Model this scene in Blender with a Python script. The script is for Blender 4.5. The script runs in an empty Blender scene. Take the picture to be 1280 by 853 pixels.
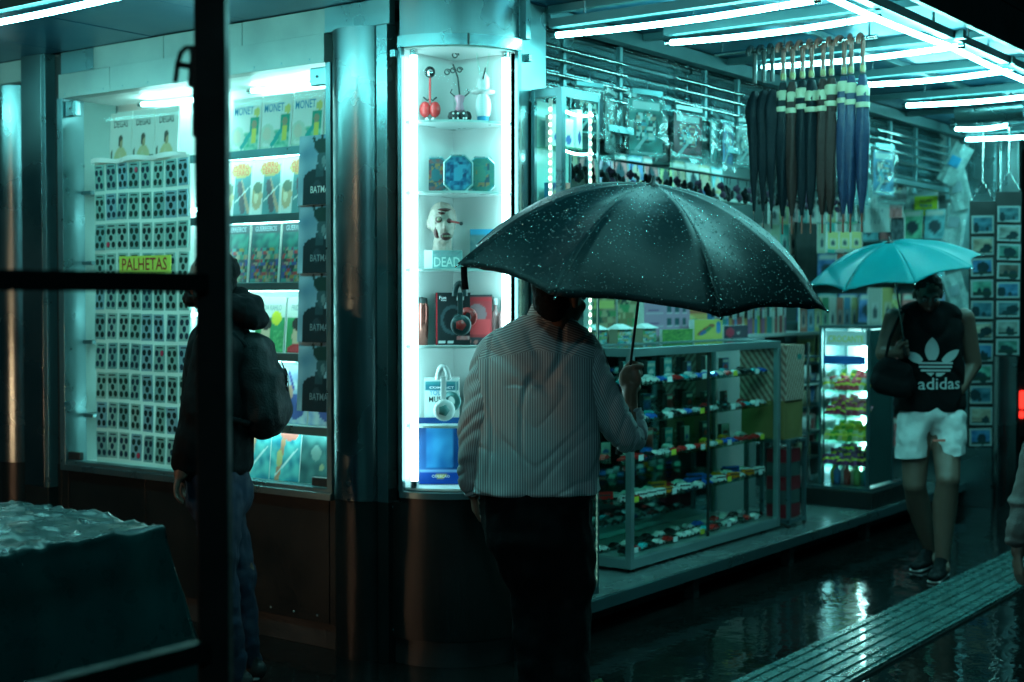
import bpy, math, random
from mathutils import Vector, Matrix, noise
random.seed(7)
SC = bpy.context.scene
COL = SC.collection
V = Vector
pi = math.pi

# ------------------------------------------------------------------ camera
# world axes: +X runs along the shop front (away to the right), +Y along the left wall (away to the left)
F = 1756.0; CX, CY = 640.0, 426.5; EYE = 1.62; HOR = 375.0
YAW = math.radians(36.3); PITCH = math.atan((CY-HOR)/F)
cam_d = bpy.data.cameras.new('camera'); cam = bpy.data.objects.new('camera', cam_d); COL.objects.link(cam)
SC.camera = cam
cam.location = (0, 0, EYE)
cam.rotation_euler = (pi/2-PITCH, 0, YAW-pi/2)
cam_d.sensor_width = 36.0; cam_d.lens = 36.0*F/1280.0
cam_d.clip_start = 0.05; cam_d.clip_end = 500
cam_d.dof.use_dof = True; cam_d.dof.focus_distance = 5.35; cam_d.dof.aperture_fstop = 2.5
FW = V((math.cos(YAW)*math.cos(PITCH), math.sin(YAW)*math.cos(PITCH), -math.sin(PITCH)))
RT = V((math.sin(YAW), -math.cos(YAW), 0)); UPV = RT.cross(FW)
def ray(px, py): return FW + RT*((px-CX)/F) + UPV*((CY-py)/F)
def at(px, py, d=None, X=None, Y=None, Z=None):
    """point of the place seen at a pixel of the photo, on a plane or at a depth"""
    r = ray(px, py); o = V((0, 0, EYE))
    if d is not None: return o + r*d
    if X is not None: return o + r*(X/r.x)
    if Y is not None: return o + r*(Y/r.y)
    return o + r*((Z-EYE)/r.z)

# ------------------------------------------------------------------ world, exposure
w = bpy.data.worlds.new('World'); SC.world = w; w.use_nodes = True
nt = w.node_tree; bg = nt.nodes['Background']
sky = nt.nodes.new('ShaderNodeTexSky'); sky.sky_type = 'NISHITA'; sky.sun_disc = False
sky.sun_elevation = math.radians(-4); sky.sun_rotation = math.radians(200)
mixw = nt.nodes.new('ShaderNodeMix'); mixw.data_type = 'RGBA'; mixw.blend_type = 'ADD'; mixw.inputs[0].default_value = 1.0
glow = nt.nodes.new('ShaderNodeRGB'); glow.outputs[0].default_value = (0.0012, 0.020, 0.024, 1)   # city glow in the night cloud
mul = nt.nodes.new('ShaderNodeMix'); mul.data_type = 'RGBA'; mul.blend_type = 'MULTIPLY'; mul.inputs[0].default_value = 1.0
nt.links.new(sky.outputs[0], mul.inputs[6]); mul.inputs[7].default_value = (0.004, 0.004, 0.004, 1)
nt.links.new(mul.outputs[2], mixw.inputs[6]); nt.links.new(glow.outputs[0], mixw.inputs[7])
nt.links.new(mixw.outputs[2], bg.inputs[0]); bg.inputs[1].default_value = 1.0
SC.view_settings.view_transform = 'Standard'; SC.view_settings.look = 'None'
SC.view_settings.exposure = 0.18; SC.view_settings.gamma = 1.0
SC.cycles.use_denoising = True
SC.cycles.max_bounces = 8; SC.cycles.transparent_max_bounces = 16; SC.cycles.transmission_bounces = 6
SC.cycles.glossy_bounces = 4; SC.cycles.diffuse_bounces = 3
SC.cycles.sample_clamp_indirect = 3.0; SC.cycles.caustics_reflective = False; SC.cycles.caustics_refractive = False

# ------------------------------------------------------------------ materials
MATS = {}
def mat(name, col, rough=0.5, metal=0.0, var=0.15, vs=8.0, bump=0.0, bs=60.0, emit=None, es=0.0, coat=0.0, stretch=None, spec=0.5, sheen=0.0):
    if name in MATS: return MATS[name]
    m = bpy.data.materials.new(name); m.use_nodes = True; MATS[name] = m
    n = m.node_tree.nodes; l = m.node_tree.links; p = n['Principled BSDF']
    tc = n.new('ShaderNodeTexCoord'); mp = n.new('ShaderNodeMapping'); l.new(tc.outputs['Object'], mp.inputs[0])
    if stretch: mp.inputs['Scale'].default_value = stretch
    ns = n.new('ShaderNodeTexNoise'); ns.inputs['Scale'].default_value = vs; ns.inputs['Detail'].default_value = 4
    l.new(mp.outputs[0], ns.inputs['Vector'])
    mx = n.new('ShaderNodeMix'); mx.data_type = 'RGBA'
    mx.inputs[6].default_value = (*[c*(1-var) for c in col], 1); mx.inputs[7].default_value = (*[min(1, c*(1+var)) for c in col], 1)
    l.new(ns.outputs[0], mx.inputs[0]); l.new(mx.outputs[2], p.inputs['Base Color'])
    mr = n.new('ShaderNodeMapRange'); mr.inputs['From Min'].default_value = .3; mr.inputs['From Max'].default_value = .7
    mr.inputs['To Min'].default_value = rough*0.8; mr.inputs['To Max'].default_value = min(1, rough*1.25)
    l.new(ns.outputs[0], mr.inputs[0]); l.new(mr.outputs[0], p.inputs['Roughness'])
    p.inputs['Metallic'].default_value = metal; p.inputs['Coat Weight'].default_value = coat; p.inputs['Specular IOR Level'].default_value = spec
    if sheen: p.inputs['Sheen Weight'].default_value = sheen
    if bump:
        n2 = n.new('ShaderNodeTexNoise'); n2.inputs['Scale'].default_value = bs; n2.inputs['Detail'].default_value = 3; l.new(mp.outputs[0], n2.inputs['Vector'])
        b = n.new('ShaderNodeBump'); b.inputs['Strength'].default_value = bump; b.inputs['Distance'].default_value = .01
        l.new(n2.outputs[0], b.inputs['Height']); l.new(b.outputs[0], p.inputs['Normal'])
    if emit: p.inputs['Emission Color'].default_value = (*emit, 1); p.inputs['Emission Strength'].default_value = es
    return m
def glass(name, tint=(.9, 1, .98), ior=1.45, rough=0.0, extra=0.0, bump=0.0, bs=20.0, wet=0.0):
    if name in MATS: return MATS[name]
    m = bpy.data.materials.new(name); m.use_nodes = True; MATS[name] = m
    n = m.node_tree.nodes; l = m.node_tree.links; n.remove(n['Principled BSDF']); out = n['Material Output']
    t = n.new('ShaderNodeBsdfTransparent'); t.inputs[0].default_value = (*tint, 1)
    g = n.new('ShaderNodeBsdfGlossy'); g.inputs['Roughness'].default_value = rough
    f = n.new('ShaderNodeFresnel'); ge = n.new('ShaderNodeNewGeometry'); mi = n.new('ShaderNodeMapRange'); mi.inputs['To Min'].default_value = ior; mi.inputs['To Max'].default_value = 1/ior
    l.new(ge.outputs['Backfacing'], mi.inputs[0]); l.new(mi.outputs[0], f.inputs[0])     # a pane reflects alike from both sides
    ad = n.new('ShaderNodeMath'); ad.operation = 'ADD'; ad.inputs[1].default_value = extra; ad.use_clamp = True
    mx = n.new('ShaderNodeMixShader'); l.new(f.outputs[0], ad.inputs[0]); l.new(ad.outputs[0], mx.inputs[0]); l.new(t.outputs[0], mx.inputs[1]); l.new(g.outputs[0], mx.inputs[2])
    if bump:
        tc = n.new('ShaderNodeTexCoord'); n2 = n.new('ShaderNodeTexVoronoi'); n2.inputs['Scale'].default_value = bs; l.new(tc.outputs['Object'], n2.inputs['Vector'])
        b = n.new('ShaderNodeBump'); b.inputs['Strength'].default_value = bump; b.inputs['Distance'].default_value = .02
        l.new(n2.outputs[0], b.inputs['Height']); l.new(b.outputs[0], g.inputs['Normal']); l.new(b.outputs[0], f.inputs['Normal'])
    last = mx
    if wet:   # thin milky film
        d = n.new('ShaderNodeBsdfDiffuse'); d.inputs[0].default_value = (.8, .9, .9, 1)
        m2 = n.new('ShaderNodeMixShader'); m2.inputs[0].default_value = wet; l.new(mx.outputs[0], m2.inputs[1]); l.new(d.outputs[0], m2.inputs[2]); last = m2
    l.new(last.outputs[0], out.inputs[0])
    return m
def emis(name, col, s):
    if name in MATS: return MATS[name]
    m = bpy.data.materials.new(name); m.use_nodes = True; MATS[name] = m
    n = m.node_tree.nodes; l = m.node_tree.links; n.remove(n['Principled BSDF'])
    e = n.new('ShaderNodeEmission'); e.inputs[0].default_value = (*col, 1); e.inputs[1].default_value = s
    l.new(e.outputs[0], n['Material Output'].inputs[0]); return m
def print_mat():
    m = bpy.data.materials.new('printed_paper'); m.use_nodes = True
    n = m.node_tree.nodes; l = m.node_tree.links; p = n['Principled BSDF']
    a = n.new('ShaderNodeAttribute'); a.attribute_name = 'Col'
    ns = n.new('ShaderNodeTexNoise'); ns.inputs['Scale'].default_value = 90
    hv = n.new('ShaderNodeMix'); hv.data_type = 'RGBA'; hv.blend_type = 'MULTIPLY'; hv.inputs[0].default_value = .35
    l.new(a.outputs['Color'], hv.inputs[6]); l.new(ns.outputs[0], hv.inputs[7]); l.new(hv.outputs[2], p.inputs['Base Color'])
    p.inputs['Roughness'].default_value = .45; p.inputs['Specular IOR Level'].default_value = .2
    return m
PRINT = print_mat()
def wet_nylon(name):
    m = bpy.data.materials.new(name); m.use_nodes = True; MATS[name] = m; n = m.node_tree.nodes; l = m.node_tree.links; p = n['Principled BSDF']
    tc = n.new('ShaderNodeTexCoord'); vo = n.new('ShaderNodeTexVoronoi'); vo.inputs['Scale'].default_value = 75; l.new(tc.outputs['Object'], vo.inputs[0])
    mr = n.new('ShaderNodeMapRange'); mr.inputs['From Min'].default_value = .22; mr.inputs['From Max'].default_value = .10; l.new(vo.outputs['Distance'], mr.inputs[0])   # beads of water
    nz = n.new('ShaderNodeTexNoise'); nz.inputs['Scale'].default_value = 5; nz.inputs['Detail'].default_value = 3; l.new(tc.outputs['Object'], nz.inputs[0])
    ms = n.new('ShaderNodeMapRange'); ms.inputs['From Min'].default_value = .42; ms.inputs['From Max'].default_value = .62; l.new(nz.outputs[0], ms.inputs[0])
    mu = n.new('ShaderNodeMath'); mu.operation = 'MULTIPLY'; l.new(mr.outputs[0], mu.inputs[0]); l.new(ms.outputs[0], mu.inputs[1])
    mx = n.new('ShaderNodeMix'); mx.data_type = 'RGBA'; mx.inputs[6].default_value = (.0008, .0105, .0125, 1); mx.inputs[7].default_value = (.16, .34, .34, 1); l.new(mu.outputs[0], mx.inputs[0]); l.new(mx.outputs[2], p.inputs['Base Color'])
    b = n.new('ShaderNodeBump'); b.inputs['Strength'].default_value = .8; b.inputs['Distance'].default_value = .004; l.new(mu.outputs[0], b.inputs['Height'])
    n2 = n.new('ShaderNodeTexNoise'); n2.inputs['Scale'].default_value = 12; l.new(tc.outputs['Object'], n2.inputs[0])
    b2 = n.new('ShaderNodeBump'); b2.inputs['Strength'].default_value = .12; b2.inputs['Distance'].default_value = .02; l.new(n2.outputs[0], b2.inputs['Height']); l.new(b.outputs[0], b2.inputs['Normal']); l.new(b2.outputs[0], p.inputs['Normal'])
    p.inputs['Roughness'].default_value = .42; p.inputs['Specular IOR Level'].default_value = .14; return m
def translucent(name, col, k=.5):
    m = bpy.data.materials.new(name); m.use_nodes = True; MATS[name] = m; n = m.node_tree.nodes; l = m.node_tree.links; p = n['Principled BSDF']; p.inputs['Base Color'].default_value = (*col, 1); p.inputs['Roughness'].default_value = .4
    t_ = n.new('ShaderNodeBsdfTranslucent'); t_.inputs[0].default_value = (*[min(1, c*1.6) for c in col], 1); x = n.new('ShaderNodeMixShader'); x.inputs[0].default_value = k
    l.new(p.outputs[0], x.inputs[1]); l.new(t_.outputs[0], x.inputs[2]); l.new(x.outputs[0], n['Material Output'].inputs[0]); return m
TUBE_C = (0.25, 1.0, 0.97)
M = dict(
 steel=mat('brushed_steel', (.24, .38, .40), .27, .95, .25, 3, .05, 30),
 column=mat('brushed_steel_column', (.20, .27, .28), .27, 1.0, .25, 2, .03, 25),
 panel=mat('matt_metal_panel', (.30, .36, .34), .36, .45, .28, 4, .1, 25),
 soffit=mat('soffit_sheet', (.02, .13, .21), .34, .7, .25, 1.2, .12, 1.6),
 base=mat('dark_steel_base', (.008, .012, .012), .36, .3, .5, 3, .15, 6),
 frame=mat('anodised_frame', (.14, .25, .27), .32, .8, .1, 9),
 casef=mat('case_frame_aluminium', (.30, .42, .43), .35, .7, .1, 9),
 batten=mat('painted_batten', (.05, .11, .12), .4, .4, .1, 9),
 darkm=mat('dark_painted_metal', (.03, .035, .035), .42, .3, .2, 7, .1, 30),
 black=mat('black_paint', (.008, .010, .010), .45, 0, .2, 9, .1, 40),
 white=mat('white_laminate', (.74, .78, .76), .4, 0, .04, 5),
 whitep=mat('white_plastic', (.8, .8, .8), .3, 0, .03, 5),
 cream=mat('cream_card', (.30, .28, .19), .6, 0, .1, 9),
 paper=mat('paper_edges', (.7, .7, .66), .8, 0, .1, 50),
 red=mat('red_plastic', (.55, .03, .03), .3, 0, .1, 9),
 yellow=mat('yellow_card', (.75, .65, .05), .5, 0, .1, 9),
 redink=mat('red_ink', (.35, .02, .02), .5, 0, .1, 9),
 bink=mat('blue_ink', (.02, .25, .45), .5, 0, .1, 9), blackink=mat('black_ink', (.015, .02, .02), .5),
 greyink=mat('grey_ink', (.2, .27, .3), .5), orange=mat('orange_ink', (.5, .07, .02), .5), winkk=mat('white_ink', (.75, .78, .78), .5),
 glass=glass('shop_glass', (.96, 1, .99), 1.06), acrylic=glass('clear_acrylic', (.92, 1, .97), 1.3),
 greenglass=glass('shelf_glass', (.72, .95, .86), 1.5),
 bag=glass('crinkled_plastic_bag', (.85, .95, .95), 1.35, .18, .02, .25, 15, .03),
 tube=emis('lit_tube', TUBE_C, 74.0), led=emis('lit_led_strip', (.45, .95, 1.0), 15.0), leddot=emis('lit_led_dots', (.75, 1, .7), 8.0),
 tube2=emis('lit_window_tube', (.42, 1.0, .97), 30),
 skin=mat('skin', (.14, .085, .065), .45, 0, .12, 20, .08, 80), skind=mat('weathered_skin', (.28, .15, .10), .5, 0, .15, 20, .1, 80),
 hair=mat('dark_hair', (.008, .008, .008), .7, 0, .4, 60, .5, 160, spec=.15),
 blackc=mat('black_cloth', (.006, .008, .009), .85, 0, .3, 30, .3, 220, spec=.12), 
 trous=mat('black_trousers', (.005, .006, .007), .8, 0, .3, 30, .2, 180, spec=.12),
 denim=mat('blue_denim', (.003, .012, .032), .8, 0, .35, 14, .4, 260), shorts=mat('white_shorts_cloth', (.62, .66, .66), .8, 0, .08, 10, .3, 60),
 rubber=mat('black_rubber', (.012, .012, .012), .6), sole=mat('white_sole', (.6, .62, .62), .6),
 ucanopy=wet_nylon('wet_black_nylon'), teal=translucent('teal_nylon', (.0, .38, .42)),
 chrome=mat('polished_metal', (.6, .63, .63), .15, 1.0), wood=mat('reddish_cane', (.17, .05, .035), .35, 0, .25, 30, stretch=(1, 1, 12)),
 tarp=mat('wet_plastic_sheet', (.004, .040, .042), .3, 0, .3, 14, .2, 14, coat=.1, spec=.3),
 pole=mat('black_stall_frame', (.005, .007, .007), .55, 0, .3, 12, .12, 60, spec=.12),
 gold=mat('gold_card', (.22, .17, .06), .5, 0, .2, 12), kraft=mat('kraft_card', (.30, .18, .13), .7, 0, .1, 14), drop=glass('water_drop', (.9, 1, 1), 1.33, .08, .3, wet=.25),
 umblk=mat('folded_black_nylon', (.003, .007, .010), .6, 0, .3, 30, .3, 60, spec=.15), umbrn=mat('folded_brown_nylon', (.030, .016, .015), .6, 0, .2, 30, .3, 60, spec=.15), umblu=mat('folded_blue_nylon', (.002, .016, .052), .6, 0, .2, 30, .3, 60),
)

# ------------------------------------------------------------------ mesh builder
class MB:
    def __init__(s): s.v = []; s.f = []; s.m = []; s.sm = []; s.uv = None
    def add(s, vs, fs, m=0, smooth=False):
        o = len(s.v); s.v += [tuple(x) for x in vs]
        for f in fs: s.f.append(tuple(i+o for i in f)); s.m.append(m); s.sm.append(smooth)
        return s
    def box(s, x0, x1, y0, y1, z0, z1, m=0):
        vs = [(x, y, z) for z in (z0, z1) for x, y in ((x0, y0), (x1, y0), (x1, y1), (x0, y1))]
        return s.add(vs, [(3, 2, 1, 0), (4, 5, 6, 7), (0, 1, 5, 4), (1, 2, 6, 5), (2, 3, 7, 6), (3, 0, 4, 7)], m)
    def tube(s, pts, r, n=10, m=0, cap=True, smooth=True):
        pts = [V(p) for p in pts]; rs = r if isinstance(r, (list, tuple)) else [r]*len(pts)
        vs = []; ref = None
        for i, p in enumerate(pts):
            t = (pts[min(i+1, len(pts)-1)]-pts[max(i-1, 0)]).normalized()
            if ref is None: ref = t.orthogonal().normalized()
            a = (ref - t*ref.dot(t)).normalized(); b = t.cross(a); ref = a
            for k in range(n):
                q = 2*pi*k/n; vs.append(p + (a*math.cos(q)+b*math.sin(q))*rs[i])
        fs = [(i*n+k, i*n+(k+1) % n, (i+1)*n+(k+1) % n, (i+1)*n+k) for i in range(len(pts)-1) for k in range(n)]
        s.add(vs, fs, m, smooth)
        if cap:
            s.add(vs[:n], [tuple(range(n-1, -1, -1))], m); s.add(vs[-n:], [tuple(range(n))], m)
        return s
    def lathe(s, prof, c=(0, 0, 0), n=20, m=0, a0=0, a1=2*pi, smooth=True):
        c = V(c); full = abs(a1-a0-2*pi) < 1e-6; k1 = n if full else n+1; vs = []
        for r, z in prof:
            for k in range(k1):
                q = a0+(a1-a0)*k/n; vs.append(c+V((r*math.cos(q), r*math.sin(q), z)))
        fs = [(i*k1+k, i*k1+(k+1) % k1, (i+1)*k1+(k+1) % k1, (i+1)*k1+k) for i in range(len(prof)-1) for k in range(n)]
        return s.add(vs, fs, m, smooth)
    def ell(s, c, rx, ry=None, rz=None, n=12, m=0, R=None):
        ry = ry or rx; rz = rz or rx; c = V(c); vs = []; h = max(4, n//2)
        for i in range(h+1):
            t = pi*i/h
            for k in range(n):
                q = 2*pi*k/n; p = V((rx*math.sin(t)*math.cos(q), ry*math.sin(t)*math.sin(q), rz*math.cos(t)))
                vs.append(c+(R @ p if R else p))
        fs = [(i*n+k, (i+1)*n+k, (i+1)*n+(k+1) % n, i*n+(k+1) % n) for i in range(h) for k in range(n)]
        return s.add(vs, fs, m, True)
    def seg(s, p0, p1, r0, r1, ax=None, n=16, m=0):
        """tapered limb with rounded ends; r = number or (along ax, across)"""
        p0 = V(p0); p1 = V(p1); r0 = r0 if isinstance(r0, tuple) else (r0, r0); r1 = r1 if isinstance(r1, tuple) else (r1, r1)
        t = (p1-p0).normalized(); a = V(ax) if ax is not None else t.orthogonal()
        a = (a-t*a.dot(t)).normalized(); b = t.cross(a); vs = []; rows = 0
        m0 = min(r0); m1 = min(r1)
        for q in (0.02, .3, .6, .85, 1):
            ang = q*pi/2
            for k in range(n):
                u = 2*pi*k/n; vs.append(p0-t*m0*math.cos(ang)+(a*math.cos(u)*r0[0]+b*math.sin(u)*r0[1])*math.sin(ang))
            rows += 1
        for q in (1, .85, .6, .3, 0.02):
            ang = q*pi/2
            for k in range(n):
                u = 2*pi*k/n; vs.append(p1+t*m1*math.cos(ang)+(a*math.cos(u)*r1[0]+b*math.sin(u)*r1[1])*math.sin(ang))
            rows += 1
        fs = [(i*n+k, i*n+(k+1) % n, (i+1)*n+(k+1) % n, (i+1)*n+k) for i in range(rows-1) for k in range(n)]
        fs += [tuple(range(n-1, -1, -1)), tuple((rows-1)*n+k for k in range(n))]
        return s.add(vs, fs, m, True)
    def mesh(s, name, mats):
        me = bpy.data.meshes.new(name); me.from_pydata(s.v, [], s.f)
        for m_ in (mats if isinstance(mats, (list, tuple)) else [mats]): me.materials.append(m_)
        me.polygons.foreach_set('material_index', s.m); me.polygons.foreach_set('use_smooth', s.sm)
        me.update(); return me
    def build(s, name, mats, parent=None, loc=(0, 0, 0), rz=0, bev=0):
        return link(name, s.mesh(name, mats), parent, loc, rz, bev)
def link(name, me, parent=None, loc=(0, 0, 0), rz=0, bev=0):
    o = bpy.data.objects.new(name, me); COL.objects.link(o); o.location = loc; o.rotation_euler = (0, 0, rz)
    if parent: o.parent = parent
    if bev:
        b = o.modifiers.new('bevel', 'BEVEL'); b.width = bev; b.segments = 2; b.limit_method = 'ANGLE'
    return o
def tag(o, label=None, cat=None, group=None, kind=None):
    if label: o['label'] = label
    if cat: o['category'] = cat
    if group: o['group'] = group
    if kind: o['kind'] = kind
    return o
def thing(name, label, cat, loc=(0, 0, 0), rz=0, group=None):
    o = bpy.data.objects.new(name, None); COL.objects.link(o); o.location = loc; o.rotation_euler = (0, 0, rz); o.empty_display_size = .1
    return tag(o, label, cat, group)
def nice(me): 
    for p in me.polygons: p.use_smooth = True
    return me
ORD = ['first', 'second', 'third', 'fourth', 'fifth', 'sixth', 'seventh', 'eighth', 'ninth', 'tenth', 'eleventh', 'twelfth', 'thirteenth', 'fourteenth', 'fifteenth', 'sixteenth', 'seventeenth', 'eighteenth', 'nineteenth', 'twentieth', 'twenty first', 'twenty second', 'twenty third', 'twenty fourth', 'twenty fifth', 'twenty sixth', 'twenty seventh', 'twenty eighth', 'twenty ninth', 'thirtieth']
TENS = {0: '', 2: 'twenty', 3: 'thirty', 4: 'forty', 5: 'fifty'}
def nth(i):
    i += 1
    if i <= 20: return ORD[i-1]
    return (TENS[i//10]+' '+ORD[i % 10-1]) if i % 10 else {30: 'thirtieth', 40: 'fortieth', 50: 'fiftieth', 60: 'sixtieth'}[i]
def blob(mb, voxel=.008, it=4, wr=0, ws=8.0, fold=None):
    """melt overlapping primitives into one continuous skin"""
    me = mb.mesh('tmp', []); o = bpy.data.objects.new('tmp', me); COL.objects.link(o)
    r = o.modifiers.new('r', 'REMESH'); r.mode = 'VOXEL'; r.voxel_size = voxel; r.use_smooth_shade = True
    s = o.modifiers.new('s', 'SMOOTH'); s.factor = .6; s.iterations = it
    dg = bpy.context.evaluated_depsgraph_get(); out = bpy.data.meshes.new_from_object(o.evaluated_get(dg))
    bpy.data.objects.remove(o); bpy.data.meshes.remove(me)
    if wr or fold:
        nn = [v.normal.copy() for v in out.vertices]
        for v, q in zip(out.vertices, nn):
            d = 0
            if wr:
                p = v.co*ws; d = wr*(noise.noise(p)+.5*noise.noise(p*2.3)-.6*abs(noise.noise(V((p.x, p.y, p.z*.45))*1.4)))
            if fold: d += fold(v.co)
            v.co += q*d
    return nice(out)
# text on flat surfaces: local frame x right, z up, facing -y
TXT = {}
def text_mesh(txt, width, height, m, ext=0.0006):
    key = (txt, round(width, 4), round(height, 4), m.name)
    if key in TXT: return TXT[key]
    c = bpy.data.curves.new('t', 'FONT'); c.body = txt; c.extrude = 0; c.resolution_u = 2; c.offset = .008
    o = bpy.data.objects.new('t', c); COL.objects.link(o)
    dg = bpy.context.evaluated_depsgraph_get(); me = bpy.data.meshes.new_from_object(o.evaluated_get(dg))
    bpy.data.objects.remove(o); bpy.data.curves.remove(c)
    xs = [v.co.x for v in me.vertices]; ys = [v.co.y for v in me.vertices]
    x0, x1, y0, y1 = min(xs), max(xs), min(ys), max(ys)
    for v in me.vertices: v.co = V(((v.co.x-(x0+x1)/2)/(x1-x0)*width, 0, (v.co.y-y0)/(y1-y0)*height))
    me.materials.clear(); me.materials.append(m); me.name = 'lettering'; TXT[key] = me
    return me
# printed picture: coloured vertices on a fine flat grid
def art(name, w_, h_, layers, nx=26, ny=34, seed=0):
    vs = []; cols = []
    for j in range(ny+1):
        for i in range(nx+1):
            u, v = i/nx, j/ny; vs.append(((u-.5)*w_, 0, v*h_)); c = (1, 1, 1)
            for L in layers:
                k = L[0]
                if k == 'r' and L[1] <= u <= L[3] and L[2] <= v <= L[4]: c = L[5]
                elif k == 'e' and ((u-L[1])/L[3])**2+((v-L[2])/L[4])**2 < 1: c = L[5]
                elif k == 'n' and L[1] <= u <= L[3] and L[2] <= v <= L[4]:
                    q = noise.noise(V((u*L[5]+seed, v*L[5]*1.4, seed*3.1)))*.9+.5; q = max(0, min(1, q)); c = tuple(a*(1-q)+b*q for a, b in zip(L[6], L[7]))
                elif k == 's':   # splashes of many colours
                    if L[1] <= u <= L[3] and L[2] <= v <= L[4]:
                        q = noise.cell(V((u*L[5]+noise.noise(V((u*6, v*6, seed)))*1.5, v*L[5]*1.3, seed))); c = L[6][int(q*997) % len(L[6])]
                elif k == 'l':   # band around a line
                    x0, y0, x1, y1, t = L[1:6]; dx, dy = x1-x0, y1-y0; tt = max(0, min(1, ((u-x0)*dx+(v-y0)*dy)/(dx*dx+dy*dy+1e-9)))
                    if math.hypot(u-x0-dx*tt, v-y0-dy*tt) < t: c = L[6]
            cols.append((*c, 1))
    fs = [(j*(nx+1)+i, j*(nx+1)+i+1, (j+1)*(nx+1)+i+1, (j+1)*(nx+1)+i) for j in range(ny) for i in range(nx)]
    me = bpy.data.meshes.new(name); me.from_pydata(vs, [], fs); me.materials.append(PRINT)
    at_ = me.color_attributes.new('Col', 'FLOAT_COLOR', 'POINT'); at_.data.foreach_set('color', [x for c in cols for x in c]); me.update()
    return me
def block_mesh(w_, d_, h_, m): return MB().box(-w_/2, w_/2, 0.0006, d_, 0, h_).mesh('block', m)
FX = -pi/2     # rotation of things that face the left wall's side (-X)
def printed(name, label, cat, loc, rz, w_, d_, h_, artme, texts=(), group=None, tilt=0.0, body=None):
    """a book, box or card: a block with its printed face and lettering as parts"""
    t = thing(name, label, cat, loc, 0, group); t.rotation_euler = (tilt, 0, rz); t.rotation_mode = 'XYZ'
    t.rotation_euler = (Matrix.Rotation(rz, 3, 'Z') @ Matrix.Rotation(-tilt, 3, 'X')).to_euler()
    key = (w_, d_, h_, (body or M['paper']).name)
    if key not in TXT: TXT[key] = block_mesh(w_, d_, h_, body or M['paper'])
    link('pages' if 'book' in name or 'magazine' in name else 'carton', TXT[key], t)
    link('front_print', artme, t, (0, -.0006, 0))
    for (s_, w2, h2, z2, mm, *xx) in texts: link('lettering', text_mesh(s_, w2, h2, mm), t, (xx[0] if xx else 0, -.0018, z2))
    return t
A = 4.69; Bf = 3.68; RR = 0.378; YC = Bf+RR; XC = A+RR       # left wall plane, shop front plane, corner radius
SOF = 2.95
def yA(px, X=A): return at(px, 400, X=X).y
def xB(px, Y=Bf): return at(px, 400, Y=Y).x

# ------------------------------------------------------------------ ground
g = MB().add([(-60, -60, 0), (80, -60, 0), (80, 80, 0), (-60, 80, 0)], [(0, 1, 2, 3)])
def wet_ground():
    m = bpy.data.materials.new('wet_dark_paving'); m.use_nodes = True; n = m.node_tree.nodes; l = m.node_tree.links; p = n['Principled BSDF']
    tc = n.new('ShaderNodeTexCoord')
    br = n.new('ShaderNodeTexBrick'); br.inputs['Scale'].default_value = 1.0; br.inputs['Brick Width'].default_value = .4; br.inputs['Row Height'].default_value = .4; br.offset = 0
    br.inputs['Mortar Size'].default_value = .006; br.inputs['Color1'].default_value = (.005, .007, .007, 1); br.inputs['Color2'].default_value = (.009, .011, .011, 1); br.inputs['Mortar'].default_value = (.008, .01, .01, 1)
    l.new(tc.outputs['Object'], br.inputs['Vector']); l.new(br.outputs[0], p.inputs['Base Color'])
    n1 = n.new('ShaderNodeTexNoise'); n1.inputs['Scale'].default_value = 1.3; n1.inputs['Detail'].default_value = 5; l.new(tc.outputs['Object'], n1.inputs['Vector'])
    mr = n.new('ShaderNodeMapRange'); mr.inputs['From Min'].default_value = .42; mr.inputs['From Max'].default_value = .6; mr.inputs['To Min'].default_value = .02; mr.inputs['To Max'].default_value = .10
    l.new(n1.outputs[0], mr.inputs[0]); l.new(mr.outputs[0], p.inputs['Roughness'])
    n2 = n.new('ShaderNodeTexNoise'); n2.inputs['Scale'].default_value = 6; n2.inputs['Detail'].default_value = 3; n2.inputs['Roughness'].default_value = .5; l.new(tc.outputs['Object'], n2.inputs['Vector'])
    b = n.new('ShaderNodeBump'); b.inputs['Strength'].default_value = .35; b.inputs['Distance'].default_value = .012; l.new(n2.outputs[0], b.inputs['Height'])
    b2 = n.new('ShaderNodeBump'); b2.inputs['Strength'].default_value = .7; b2.inputs['Distance'].default_value = .004; b2.invert = True; l.new(br.outputs['Fac'], b2.inputs['Height']); l.new(b.outputs[0], b2.inputs['Normal'])
    l.new(b2.outputs[0], p.inputs['Normal']); p.inputs['Specular IOR Level'].default_value = .27
    return m
GM = wet_ground()
o = g.build('ground', GM); tag(o, kind='structure')
# tactile strip: tiles with raised bars
tm = mat('wet_tactile_tile', (.055, .14, .135), .26, 0, .35, 7, .3, 30, coat=.3)
tp = MB().box(2.4, 15.2, 2.325, 2.725, 0.0, .006).build('tactile_paving', mat('tactile_bedding', (.03, .05, .05), .5)); tag(tp, kind='structure')
tile = MB().box(-.197, .197, -.197, .197, .0, .014)
for k in range(6):
    y = -.16+k*.064; tile.box(-.19, .19, y-.014, y+.014, .014, .021)
tme = tile.mesh('paving_tile', tm)
for i in range(32):
    q = link('paving_tile', tme, tp, (2.6+i*.4, 2.525, .004+random.uniform(-.001, .002)))
    q.rotation_euler = (random.uniform(-.005, .005), random.uniform(-.004, .004), 0)

# ------------------------------------------------------------------ the kiosk
K = thing('newsstand_kiosk', 'stainless steel newsstand kiosk with lit windows, rounded glass corner and tube-lit canopy', 'kiosk', (0, 0, 0))
def kb(name, x0, x1, y0, y1, z0, z1, m='steel', bev=.0015, parent=None):
    return MB().box(x0, x1, y0, y1, z0, z1).build(name, M[m] if isinstance(m, str) else m, parent or K, bev=bev)
Wy0, Wy1 = yA(410), yA(84)          # window between these (right, left)
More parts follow.
